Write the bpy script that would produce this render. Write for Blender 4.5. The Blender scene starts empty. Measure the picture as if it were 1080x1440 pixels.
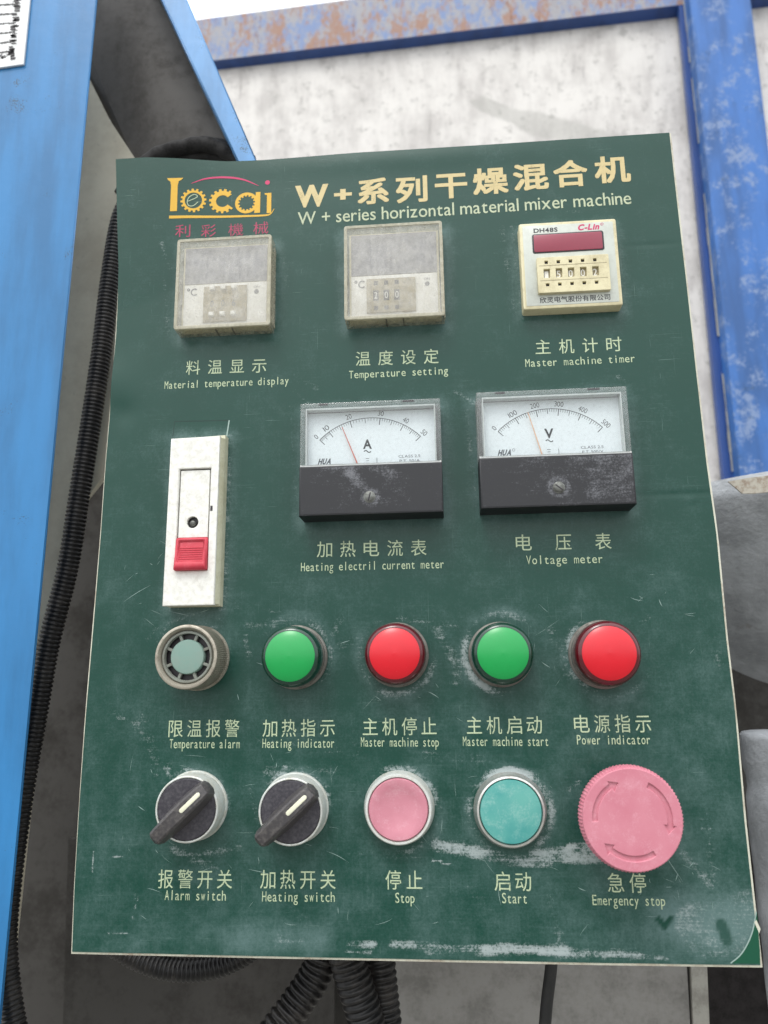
import bpy, bmesh, math, random
import numpy as np
from mathutils import Vector, Matrix
R_ = math.radians
S = 0.001115            # one layout unit of the control panel in metres
random.seed(7)
scene = bpy.context.scene
COL = scene.collection

# ------------------------------------------------------------------ camera
cam = bpy.data.cameras.new('camera')
co = bpy.data.objects.new('camera', cam); COL.objects.link(co)
co.matrix_world = Matrix(((0.996662, 0.031343, 0.075383, 151.1140767*S),
                          (0.080326, -0.211478, -0.974077, -326.03614492*S),
                          (-0.014589, 0.97688, -0.213289, 102.98691389*S),
                          (0, 0, 0, 1)))
cam.sensor_fit = 'VERTICAL'; cam.sensor_height = 24; cam.lens = 1100/1440*24
cam.clip_start = 0.01; cam.clip_end = 500
cam.dof.use_dof = True; cam.dof.focus_distance = 333*S; cam.dof.aperture_fstop = 7.0
scene.camera = co

# ------------------------------------------------------------------ sky and sun
SUN_EL, SUN_AZ = R_(58), R_(200)       # azimuth clockwise from +Y: behind the camera, a little to the left
w = bpy.data.worlds.new('World'); scene.world = w; w.use_nodes = True
nt = w.node_tree; nt.nodes.clear()
sky = nt.nodes.new('ShaderNodeTexSky'); sky.sky_type = 'NISHITA'; sky.sun_disc = False
sky.sun_elevation = SUN_EL; sky.sun_rotation = SUN_AZ
sky.air_density = 1.0; sky.dust_density = 6.0; sky.ozone_density = 1.0; sky.altitude = 50
hs = nt.nodes.new('ShaderNodeHueSaturation'); hs.inputs['Saturation'].default_value = 0.22
bg = nt.nodes.new('ShaderNodeBackground'); bg.inputs['Strength'].default_value = 0.15
wo = nt.nodes.new('ShaderNodeOutputWorld')
nt.links.new(sky.outputs[0], hs.inputs['Color']); 
# thin bright overcast spread evenly over the whole sky
cn_ = nt.nodes.new('ShaderNodeTexNoise'); cn_.inputs['Scale'].default_value = 1.6; cn_.inputs['Detail'].default_value = 5
cr_ = nt.nodes.new('ShaderNodeMix'); cr_.data_type = 'RGBA'; cr_.inputs[6].default_value = (6.6, 6.9, 7.2, 1); cr_.inputs[7].default_value = (8.0, 8.1, 8.2, 1)
nt.links.new(cn_.outputs['Fac'], cr_.inputs[0])
# an overcast sky is about twice as bright overhead as near the horizon
gc_ = nt.nodes.new('ShaderNodeTexCoord'); gs_ = nt.nodes.new('ShaderNodeSeparateXYZ'); gm_ = nt.nodes.new('ShaderNodeMapRange'); gv_ = nt.nodes.new('ShaderNodeVectorMath'); gv_.operation = 'SCALE'
gm_.inputs['From Min'].default_value = 0.0; gm_.inputs['From Max'].default_value = 1.0; gm_.inputs['To Min'].default_value = 0.95; gm_.inputs['To Max'].default_value = 1.9
nt.links.new(gc_.outputs['Generated'], gs_.inputs[0]); nt.links.new(gs_.outputs['Z'], gm_.inputs['Value']); nt.links.new(cr_.outputs[2], gv_.inputs[0]); nt.links.new(gm_.outputs[0], gv_.inputs['Scale'])
cm_ = nt.nodes.new('ShaderNodeMix'); cm_.data_type = 'RGBA'; cm_.inputs[0].default_value = 0.72
nt.links.new(hs.outputs[0], cm_.inputs[6]); nt.links.new(gv_.outputs[0], cm_.inputs[7]); nt.links.new(cm_.outputs[2], bg.inputs[0])
nt.links.new(bg.outputs[0], wo.inputs[0])
sl = bpy.data.lights.new('sun', 'SUN'); sl.energy = 0.7; sl.angle = R_(18); sl.color = (1.0, 0.97, 0.92)
so = bpy.data.objects.new('sun', sl); COL.objects.link(so)
sd = Vector((math.sin(SUN_AZ)*math.cos(SUN_EL), math.cos(SUN_AZ)*math.cos(SUN_EL), math.sin(SUN_EL)))
so.rotation_euler = sd.to_track_quat('Z', 'Y').to_euler(); so.location = sd*3
vs = scene.view_settings; vs.view_transform = 'Standard'; vs.look = 'None'; vs.exposure = 0.4; vs.gamma = 1.0; vs.use_curve_mapping = False

# ------------------------------------------------------------------ shader helper
def lin(c):
    c = c/255.0
    return c/12.92 if c <= 0.04045 else ((c+0.055)/1.055)**2.4
def C(r, g, b): return (lin(r), lin(g), lin(b), 1.0)
class M:
    def __init__(s, name):
        s.m = bpy.data.materials.new(name); s.m.use_nodes = True
        s.t = s.m.node_tree; s.t.nodes.clear()
        s.o = s.t.nodes.new('ShaderNodeOutputMaterial')
        tc = s.t.nodes.new('ShaderNodeNewGeometry')
        v = s.t.nodes.new('ShaderNodeVectorMath'); v.operation = 'SCALE'; v.inputs['Scale'].default_value = 1/S
        s.t.links.new(tc.outputs['Position'], v.inputs[0]); s.pos = v.outputs[0]; s.geo = tc
    def put(s, sock, val):
        if hasattr(val, 'node'): s.t.links.new(val, sock)
        else: sock.default_value = val
    def vec(s, sx=1, sy=1, sz=1, rot=0, loc=(0, 0, 0)):   # panel axes: u along x, v along z, depth along y
        n = s.t.nodes.new('ShaderNodeMapping'); n.inputs['Scale'].default_value = (sx, sz, sy)
        n.inputs['Rotation'].default_value = (0, rot, 0); n.inputs['Location'].default_value = loc
        s.t.links.new(s.pos, n.inputs[0]); return n.outputs[0]
    def noise(s, scale, detail=6, rough=0.6, vec=None, dist=0.0, lac=2.0):
        n = s.t.nodes.new('ShaderNodeTexNoise'); s.t.links.new(vec or s.pos, n.inputs['Vector'])
        n.inputs['Scale'].default_value = scale; n.inputs['Detail'].default_value = detail
        n.inputs['Roughness'].default_value = rough; n.inputs['Distortion'].default_value = dist
        return n.outputs['Fac']
    def voro(s, scale, vec=None, feat='F1'):
        n = s.t.nodes.new('ShaderNodeTexVoronoi'); n.feature = feat; s.t.links.new(vec or s.pos, n.inputs['Vector'])
        n.inputs['Scale'].default_value = scale; return n.outputs['Distance']
    def math(s, op, a, b=0.0, clamp=False, c=None):
        n = s.t.nodes.new('ShaderNodeMath'); n.operation = op; n.use_clamp = clamp
        s.put(n.inputs[0], a); s.put(n.inputs[1], b)
        if c is not None: s.put(n.inputs[2], c)
        return n.outputs[0]
    def step(s, x, lo, hi):
        n = s.t.nodes.new('ShaderNodeMapRange'); n.interpolation_type = 'SMOOTHSTEP'
        s.put(n.inputs['Value'], x); n.inputs['From Min'].default_value = lo; n.inputs['From Max'].default_value = hi
        return n.outputs[0]
    def mix(s, f, a, b):
        n = s.t.nodes.new('ShaderNodeMix'); n.data_type = 'RGBA'
        s.put(n.inputs[0], f); s.put(n.inputs[6], a); s.put(n.inputs[7], b); return n.outputs[2]
    def attr(s, name):
        n = s.t.nodes.new('ShaderNodeAttribute'); n.attribute_name = name
        q = s.t.nodes.new('ShaderNodeSeparateColor'); s.t.links.new(n.outputs['Color'], q.inputs[0]); return q.outputs
    def bump(s, h, strength=0.3, dist=0.3):
        n = s.t.nodes.new('ShaderNodeBump'); n.inputs['Strength'].default_value = strength
        n.inputs['Distance'].default_value = dist*S; s.put(n.inputs['Height'], h); return n.outputs[0]
    def out(s, color, rough=0.5, metal=0.0, bump=None, spec=0.5, alpha=None, coat=0.0, emis=None, es=0.0, sss=0.0, crough=0.1):
        p = s.t.nodes.new('ShaderNodeBsdfPrincipled')
        s.put(p.inputs['Base Color'], color); s.put(p.inputs['Roughness'], rough); s.put(p.inputs['Metallic'], metal)
        s.put(p.inputs['Specular IOR Level'], spec)
        if bump is not None: s.t.links.new(bump, p.inputs['Normal'])
        if alpha is not None: s.put(p.inputs['Alpha'], alpha)
        if coat: p.inputs['Coat Weight'].default_value = coat; p.inputs['Coat Roughness'].default_value = crough
        if emis is not None: p.inputs['Emission Color'].default_value = emis; p.inputs['Emission Strength'].default_value = es
        s.t.links.new(p.outputs[0], s.o.inputs[0]); return s.m

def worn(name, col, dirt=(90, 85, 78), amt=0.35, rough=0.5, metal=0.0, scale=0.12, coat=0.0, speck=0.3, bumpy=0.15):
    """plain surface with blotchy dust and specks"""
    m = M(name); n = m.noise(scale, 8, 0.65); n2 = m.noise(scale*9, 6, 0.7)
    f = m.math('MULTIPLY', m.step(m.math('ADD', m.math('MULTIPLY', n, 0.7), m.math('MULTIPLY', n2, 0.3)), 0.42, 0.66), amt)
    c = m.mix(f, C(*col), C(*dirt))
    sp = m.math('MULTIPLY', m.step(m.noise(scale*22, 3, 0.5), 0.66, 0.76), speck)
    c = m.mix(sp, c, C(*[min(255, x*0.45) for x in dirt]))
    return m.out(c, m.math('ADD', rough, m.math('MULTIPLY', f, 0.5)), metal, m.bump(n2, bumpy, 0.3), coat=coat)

# green printed film with powder dust, scuffs and scratches painted by the 'wear' attribute (dust, scuff, clean)
def mat_sheet():
    m = M('green_film'); a = m.attr('wear')
    base = m.mix(m.noise(0.02, 3), C(2, 58, 46), C(6, 64, 53))
    patch = m.step(m.noise(0.07, 6, 0.65), 0.36, 0.66)
    st_h = m.noise(1.0, 7, 0.75, m.vec(0.035, 1.1)); st_v = m.noise(1.0, 7, 0.75, m.vec(0.9, 0.035)); st_d = m.noise(1.0, 7, 0.75, m.vec(0.07, 0.9, 1, R_(35)))
    fine = m.noise(1.1, 9, 0.85)
    def grain(x, k): return m.math('MULTIPLY', m.math('SUBTRACT', x, 0.5), k)
    st = m.math('MAXIMUM', m.math('MAXIMUM', st_h, st_v), st_d)
    # soft powder film
    f = m.math('ADD', m.math('MULTIPLY', a[0], 0.75), m.math('ADD', grain(m.noise(0.06, 8, 0.7), 1.0), m.math('ADD', grain(st, 0.45), grain(fine, 0.9))))
    dust = m.math('MULTIPLY', m.step(f, 0.16, 1.1), 0.55)
    # rubbed on scuffs, broken up by patches, streaks and grain
    aa = m.math('MULTIPLY', a[1], m.math('ADD', 0.62, m.math('MULTIPLY', patch, 0.5)))
    g = m.math('ADD', aa, m.math('ADD', grain(fine, 2.2), m.math('ADD', grain(st_h, 0.7), grain(st_d, 0.9))))
    scf = m.math('MULTIPLY', m.math('MULTIPLY', m.step(g, 0.52, 0.98), m.step(a[1], 0.04, 0.35)), m.math('ADD', 0.18, m.math('MULTIPLY', a[1], 0.62)), True)
    clean = m.math('SUBTRACT', 1.0, a[2], True)
    dust = m.math('MULTIPLY', dust, clean); scf = m.math('MULTIPLY', scf, clean)
    near = m.step(m.noise(0.03, 2), 0.45, 0.6)
    hair = m.math('MULTIPLY', m.math('MULTIPLY', m.step(m.noise(1.0, 2, 0.5, m.vec(0.05, 3.2, 1, R_(-28)), 0.6), 0.72, 0.745), 0.3), near)
    hair2 = m.math('MULTIPLY', m.math('MULTIPLY', m.step(m.noise(1.0, 2, 0.5, m.vec(2.6, 0.06, 1, R_(12)), 0.5), 0.725, 0.75), 0.25), near)
    c = m.mix(dust, base, C(120, 146, 146)); c = m.mix(hair, c, C(140, 165, 158)); c = m.mix(hair2, c, C(140, 165, 158))
    c = m.mix(scf, c, C(168, 178, 178))
    r = m.math('ADD', 0.30, m.math('ADD', m.math('MULTIPLY', dust, 0.45), m.math('MULTIPLY', scf, 0.4)), True)
    b = m.bump(m.math('ADD', m.noise(0.5, 5, 0.6), m.math('MULTIPLY', scf, 0.5)), 0.12, 0.25)
    return m.out(c, r, 0, b, spec=0.45)

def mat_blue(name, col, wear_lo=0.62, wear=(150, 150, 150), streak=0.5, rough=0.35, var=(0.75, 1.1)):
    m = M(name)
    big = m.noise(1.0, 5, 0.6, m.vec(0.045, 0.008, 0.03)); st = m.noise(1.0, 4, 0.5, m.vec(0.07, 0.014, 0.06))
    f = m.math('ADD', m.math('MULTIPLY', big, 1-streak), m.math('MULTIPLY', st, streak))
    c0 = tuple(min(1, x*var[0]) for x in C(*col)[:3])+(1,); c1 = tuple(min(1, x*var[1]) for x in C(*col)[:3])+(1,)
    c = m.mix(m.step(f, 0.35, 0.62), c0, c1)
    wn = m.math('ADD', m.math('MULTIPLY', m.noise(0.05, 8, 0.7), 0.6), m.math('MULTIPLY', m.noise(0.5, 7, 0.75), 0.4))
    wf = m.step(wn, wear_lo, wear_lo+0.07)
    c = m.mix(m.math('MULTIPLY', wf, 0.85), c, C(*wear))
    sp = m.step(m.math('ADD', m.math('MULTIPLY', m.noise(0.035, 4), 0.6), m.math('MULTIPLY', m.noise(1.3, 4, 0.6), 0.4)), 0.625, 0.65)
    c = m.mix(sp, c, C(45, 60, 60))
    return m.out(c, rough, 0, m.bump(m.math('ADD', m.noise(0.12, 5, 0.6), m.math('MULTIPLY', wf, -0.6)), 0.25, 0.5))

def mat_paintwear(name, blue, others):       # heavily chipped beam paint: blue under white, rust and orange patches
    m = M(name); c = C(*blue)
    for i, (col, lo, sx, sy) in enumerate(others):
        v = m.vec(sx, sy, sx, 0, (i*37.1, i*11.3, i*5.7))
        n = m.math('ADD', m.math('MULTIPLY', m.noise(0.6, 8, 0.7, v), 0.65), m.math('MULTIPLY', m.noise(4, 6, 0.7, v), 0.35))
        c = m.mix(m.step(n, lo, lo+0.08), c, C(*col))
    return m.out(c, 0.6, 0, m.bump(m.noise(0.2, 6, 0.7), 0.3, 0.8))

def mat_print(name, col, wear=0.5):        # screen print, flecked away where the film is rubbed
    m = M(name); n = m.noise(0.7, 5, 0.6)
    k = m.math('ADD', m.math('MULTIPLY', m.noise(1.9, 6, 0.8), 0.6), m.math('MULTIPLY', m.noise(0.16, 4, 0.6), 0.4))
    al = m.math('SUBTRACT', 1.0, m.math('MULTIPLY', m.step(k, 0.52, 0.64), wear))
    c = m.mix(n, tuple(x*0.85 for x in C(*col)[:3])+(1,), C(*col)); return m.out(c, 0.42, alpha=al)

def mat_dustclear(name, alpha_lo, alpha_hi, col=(205, 200, 180), rough=0.35, scale=0.35):
    m = M(name); n = m.noise(scale, 8, 0.7); n2 = m.noise(scale*6, 6, 0.75); v = m.noise(1.0, 5, 0.7, m.vec(0.5, 0.06))
    f = m.math('ADD', m.math('MULTIPLY', n, 0.45), m.math('ADD', m.math('MULTIPLY', n2, 0.3), m.math('MULTIPLY', v, 0.3)))
    f = m.step(f, 0.36, 0.74); a = m.math('ADD', alpha_lo, m.math('MULTIPLY', f, alpha_hi-alpha_lo))
    c = m.mix(m.noise(0.15, 4), C(*col), C(col[0]-25, col[1]-28, col[2]-36))
    return m.out(c, rough, 0, m.bump(n2, 0.1, 0.2), alpha=a)

def mat_clear(name, tint=(235, 240, 240), dust=0.06):
    m = M(name); t = m.t.nodes.new('ShaderNodeBsdfTransparent'); t.inputs[0].default_value = C(*tint)
    g = m.t.nodes.new('ShaderNodeBsdfGlossy'); g.inputs['Roughness'].default_value = 0.08
    d = m.t.nodes.new('ShaderNodeBsdfDiffuse'); d.inputs[0].default_value = C(215, 215, 210)
    fr = m.t.nodes.new('ShaderNodeFresnel'); fr.inputs[0].default_value = 1.45
    m1 = m.t.nodes.new('ShaderNodeMixShader'); m2 = m.t.nodes.new('ShaderNodeMixShader')
    m.t.links.new(m.math('MULTIPLY', fr.outputs[0], m.math('SUBTRACT', 1.0, m.geo.outputs['Backfacing'])), m1.inputs[0]); m.t.links.new(t.outputs[0], m1.inputs[1]); m.t.links.new(g.outputs[0], m1.inputs[2])
    f = m.math('ADD', dust*0.5, m.math('MULTIPLY', m.step(m.noise(0.8, 8, 0.75), 0.5, 0.75), dust*3))
    m.t.links.new(f, m2.inputs[0]); m.t.links.new(m1.outputs[0], m2.inputs[1]); m.t.links.new(d.outputs[0], m2.inputs[2])
    m.t.links.new(m2.outputs[0], m.o.inputs[0]); return m.m

def mat_plain(name, col, rough=0.5, metal=0.0, **k):
    m = M(name); n = m.noise(0.7, 5, 0.6)
    c = m.mix(n, tuple(x*0.92 for x in C(*col)[:3])+(1,), tuple(min(1, x*1.08) for x in C(*col)[:3])+(1,))
    return m.out(c, rough, metal, **k)

def mat_cap(name, col, pale, dustcol=(225, 215, 215), es=0.0):    # sun-faded scratched plastic cap
    m = M(name); n = m.noise(0.09, 4, 0.5); n2 = m.noise(1.6, 7, 0.75)
    c = m.mix(m.step(n, 0.2, 0.8), C(*col), C(*pale))
    d = m.math('MULTIPLY', m.step(m.math('ADD', m.math('MULTIPLY', n2, 0.45), m.math('MULTIPLY', m.noise(0.22, 6, 0.65), 0.55)), 0.48, 0.70), 0.42)
    c = m.mix(d, c, C(*dustcol))
    h = m.step(m.noise(1.0, 2, 0.5, m.vec(0.08, 3.5, 1, R_(40)), 0.5), 0.73, 0.75)
    c = m.mix(m.math('MULTIPLY', h, 0.35), c, C(*dustcol))
    return m.out(c, 0.5, 0, m.bump(m.math('SUBTRACT', n2, h), 0.2, 0.12), emis=C(*col), es=es)

MT = dict(
    sheet=mat_sheet(),
    cream_edge=worn('cream_painted_edge', (205, 205, 188), (120, 80, 45), 0.6, 0.5, scale=0.06, speck=0.5),
    box=worn('grey_enclosure_paint', (120, 122, 118), amt=0.4),
    blue_post=mat_blue('blue_paint_post', (46, 120, 176), 0.66, (150, 160, 150), streak=0.2, var=(0.78, 1.1)),
    blue_strip=mat_blue('blue_flange_side_lit', (92, 146, 198), 0.68, (150, 175, 190)),  # paler than the post blue: side light is put into the colour
    blue_far=mat_blue('blue_paint_far_post', (50, 100, 166), 0.515, (126, 146, 180), 0.4, 0.5, var=(0.75, 1.25)),
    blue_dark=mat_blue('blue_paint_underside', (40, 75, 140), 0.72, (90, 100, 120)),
    beam=mat_paintwear('chipped_beam_paint', (112, 134, 176), [((150, 150, 156), 0.45, 0.14, 0.07), ((150, 116, 100), 0.49, 0.07, 0.035), ((118, 74, 58), 0.55, 0.3, 0.05), ((222, 222, 222), 0.60, 0.22, 0.06), ((52, 62, 128), 0.62, 0.12, 0.07), ((80, 78, 80), 0.66, 0.4, 0.12)]),
    white_far=None, web=worn('grey_beige_primer', (204, 198, 178), (160, 150, 132), 0.5, 0.6, scale=0.012, speck=0.15),
    dark_web=worn('grimy_shaded_plate', (78, 75, 71), (60, 57, 54), 0.6, 0.6, scale=0.03, speck=0.4),  # grime, plus the shade of the underside put into the dark base
    body=worn('bare_grey_plate', (140, 138, 134), (100, 98, 94), 0.7, 0.55, scale=0.04, speck=0.35),
    body_dark=worn('dark_brown_plate', (60, 58, 55), (44, 42, 39), 0.7, 0.65, scale=0.03, speck=0.4),  # darker and browner than the bare grey plate
    strip=worn('pale_strip_paint', (168, 166, 158), (120, 118, 110), 0.6, 0.6, scale=0.1),
    housing=None,
    hose=None,
    grime=worn('grimy_black_sleeve', (34, 33, 33), (16, 15, 15), 0.8, 0.8, scale=0.1, speck=0.6),
    black=worn('black_rubber', (26, 27, 28), (70, 68, 66), 0.35, 0.5),
    void=worn('gap_shade_dark', (34, 30, 30), (18, 16, 16), 0.6, 0.8),  # near-black colour stands for the shade inside the gap
    gold=mat_plain('gold_print', (214, 168, 38), 0.4), title=mat_print('title_print', (210, 192, 140), 0.35),
    label=mat_print('caption_print', (190, 206, 170), 0.6), pink=mat_print('pink_print', (168, 52, 88), 0.9),
    subtitle=mat_print('subtitle_print', (188, 198, 166), 0.5), magenta=mat_plain('magenta_print', (196, 42, 98), 0.4),
    cover=mat_dustclear('dusty_clear_cover', 0.12, 0.42, (226, 226, 222), scale=0.2), cover_wall=mat_dustclear('dusty_clear_wall', 0.22, 0.62, (206, 202, 184)),
    cover_rim=mat_dustclear('dusty_clear_rim', 0.4, 0.85, (206, 203, 186)),
    cream=worn('cream_plastic', (216, 208, 172), (150, 135, 95), 0.4, 0.4, scale=0.15),
    cream_dirty=worn('stained_cream_plastic', (168, 158, 128), (104, 92, 70), 0.7, 0.5, scale=0.3, speck=0.5),
    facegrey=worn('light_grey_fascia', (200, 205, 196), (160, 160, 150), 0.35, 0.3, scale=0.15, speck=0.1),
    offwhite=worn('offwhite_fascia', (236, 235, 228), (190, 184, 164), 0.4, 0.4, scale=0.2),
    lilac=worn('smoked_window', (136, 136, 142), (166, 166, 168), 0.5, 0.2, scale=0.6, speck=0.0),
    redwin=mat_plain('dark_red_window', (140, 30, 58), 0.16, coat=0.6),
    dark=mat_plain('dark_plastic', (42, 38, 42), 0.4), ink=mat_plain('black_print', (50, 50, 54), 0.5),
    inkgrey=mat_plain('grey_print', (96, 98, 104), 0.5),
    meter=None, dial=mat_plain('white_dial', (230, 233, 236), 0.6), clear=mat_clear('clear_acrylic', (250, 252, 252), 0.025),
    acryl=mat_dustclear('frosted_acrylic_edge', 0.12, 0.4, (205, 208, 210), 0.12, 0.5), rim_white=mat_dustclear('bright_window_edge', 0.7, 0.95, (222, 226, 228), 0.2), needle_pale=mat_plain('needle_orange', (224, 178, 150), 0.5), needle=mat_plain('needle_red', (200, 110, 95), 0.5),
    screw=worn('dull_screw', (120, 122, 118), (60, 58, 54), 0.6, 0.4, 0.7, scale=0.4),
    breaker=worn('chalky_white_plastic', (232, 232, 226), (186, 182, 170), 0.45, 0.55, scale=0.45, speck=0.6),
    breaker_side=worn('yellowed_plastic', (204, 204, 180), (160, 155, 120), 0.5, 0.5, scale=0.1),
    red_rocker=mat_cap('red_rocker_plastic', (186, 44, 62), (200, 62, 78), (220, 120, 130)),
    chrome=worn('brushed_bezel_metal', (228, 228, 224), (140, 132, 118), 0.5, 0.28, 0.85, scale=0.3, speck=0.2),
    bezel=worn('painted_silver_bezel', (214, 218, 214), (168, 162, 138), 0.55, 0.36, 0.25, scale=0.3, speck=0.2),
    knurl=worn('tarnished_collar', (178, 172, 158), (124, 116, 104), 0.6, 0.4, 0.55, scale=0.3),
    lamp_base=worn('dusty_lamp_collar', (120, 118, 112), (84, 80, 74), 0.7, 0.4, 0.4, scale=0.3),
    buzz=worn('grey_green_plastic', (120, 150, 140), (140, 150, 140), 0.4, 0.5),
    buzz_ring=worn('dull_grey_plastic', (130, 136, 128), (96, 88, 76), 0.5, 0.5),
    handle=worn('scuffed_black_handle', (62, 60, 62), (110, 106, 102), 0.55, 0.36, scale=0.7, speck=0.1),
    knob=worn('faded_black_knob', (50, 48, 55), (98, 96, 100), 0.55, 0.4, scale=0.9, speck=0.1),
    ivory=mat_plain('ivory_mark', (222, 222, 198), 0.5),
    pinkcap=mat_cap('faded_pink_plastic', (190, 122, 136), (206, 138, 152), (222, 186, 192)),
    tealcap=mat_cap('faded_teal_plastic', (62, 148, 144), (98, 168, 158), (172, 204, 196)),
    estop=mat_cap('faded_pink_mushroom', (192, 114, 130), (202, 130, 144), (224, 176, 186)),
    paper=worn('white_rating_plate', (228, 230, 230), (180, 180, 180), 0.3, 0.35),
    rust=worn('rusty_edge', (186, 182, 170), (120, 88, 66), 0.7, 0.8, scale=0.3),
    ground=worn('concrete_yard', (120, 118, 112), (90, 88, 84), 0.6, 0.9, scale=0.01),
)
for nm, cc, rim, es in (('green', (0, 146, 68), (6, 52, 38), 0.18), ('red', (200, 2, 28), (84, 6, 20), 0.18)):
    m = M('lens_'+nm); n = m.noise(0.25, 4)
    c = m.mix(n, C(*cc), tuple(x*0.86 for x in C(*cc)[:3])+(1,))
    c = m.mix(m.math('MULTIPLY', m.step(m.noise(2.2, 5, 0.7), 0.68, 0.75), 0.25), c, C(235, 225, 225))
    MT['lens_'+nm] = m.out(c, 0.35, coat=0.4, emis=C(*cc), es=es, crough=0.25)
    MT['rim_'+nm] = mat_plain('lens_rim_'+nm, rim, 0.18, coat=0.5)

def mk_meter():
    m = M('black_meter_cover'); n = m.noise(0.06, 6, 0.7); n2 = m.noise(1.3, 8, 0.8); a = m.attr('wear')
    st = m.noise(1.0, 7, 0.75, m.vec(0.12, 0.9, 1, R_(-35)))
    k = m.math('ADD', m.math('MULTIPLY', a[0], 0.62), m.math('ADD', m.math('MULTIPLY', m.math('SUBTRACT', n2, 0.5), 2.4), m.math('ADD', m.math('MULTIPLY', m.math('SUBTRACT', n, 0.5), 1.6), m.math('MULTIPLY', m.math('SUBTRACT', st, 0.5), 1.2))))
    d = m.math('MULTIPLY', m.step(k, 0.25, 1.05), 0.6)
    c = m.mix(d, C(33, 34, 38), C(136, 138, 144))
    return m.out(c, 0.5, 0, m.bump(m.noise(2.5, 4, 0.6), 0.12, 0.15))
MT['meter'] = mk_meter()
def mk_white():
    m = M('chalky_white_sheet'); n = m.noise(0.018, 8, 0.65); n2 = m.noise(0.09, 8, 0.75); v = m.noise(1.0, 6, 0.7, m.vec(0.05, 0.012))
    c = m.mix(m.step(m.math('ADD', m.math('MULTIPLY', n, 0.6), m.math('MULTIPLY', v, 0.4)), 0.4, 0.66), C(218, 215, 211), C(182, 178, 175))
    c = m.mix(m.math('MULTIPLY', m.step(n2, 0.53, 0.66), 0.6), c, C(150, 148, 144))
    c = m.mix(m.math('MULTIPLY', m.step(v, 0.62, 0.68), 0.5), c, C(130, 126, 124))
    a = m.attr('wear'); sm = m.step(m.math('ADD', a[0], m.math('MULTIPLY', m.noise(0.08, 7, 0.75), 0.9)), 0.7, 1.2)
    c = m.mix(m.math('MULTIPLY', sm, 0.42), c, C(150, 150, 144))
    c = m.mix(m.math('MULTIPLY', a[1], 0.9), c, C(172, 160, 158))
    return m.out(c, 0.6, 0, m.bump(n2, 0.3, 1.0))
MT['white_far'] = mk_white()
def mk_housing():
    m = M('grey_hammered_paint'); n = m.noise(0.03, 6, 0.65); h = m.noise(0.25, 5, 0.6, m.vec(0.5, 1.3)); sp = m.noise(0.5, 4, 0.6)
    c = m.mix(m.step(n, 0.35, 0.65), C(176, 180, 185), C(140, 144, 148))
    c = m.mix(m.math('MULTIPLY', m.step(sp, 0.66, 0.72), 0.6), c, C(196, 196, 192))
    c = m.mix(m.math('MULTIPLY', m.step(m.noise(0.05, 7, 0.7), 0.62, 0.7), 0.4), c, C(110, 100, 90))
    return m.out(c, 0.38, 0, m.bump(m.math('ADD', h, m.math('MULTIPLY', sp, 0.4)), 0.6, 1.0))
MT['housing'] = mk_housing()
def mk_hose():
    m = M('dusty_black_conduit'); n = m.noise(0.05, 7, 0.7); n2 = m.noise(0.6, 6, 0.7)
    d = m.step(m.math('ADD', m.math('MULTIPLY', n, 0.6), m.math('MULTIPLY', n2, 0.4)), 0.44, 0.66)
    c = m.mix(m.math('MULTIPLY', d, 0.4), C(16, 16, 18), C(92, 87, 82))
    return m.out(c, 0.42, 0, m.bump(n2, 0.2, 0.3))
MT['hose'] = mk_hose()

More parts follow.
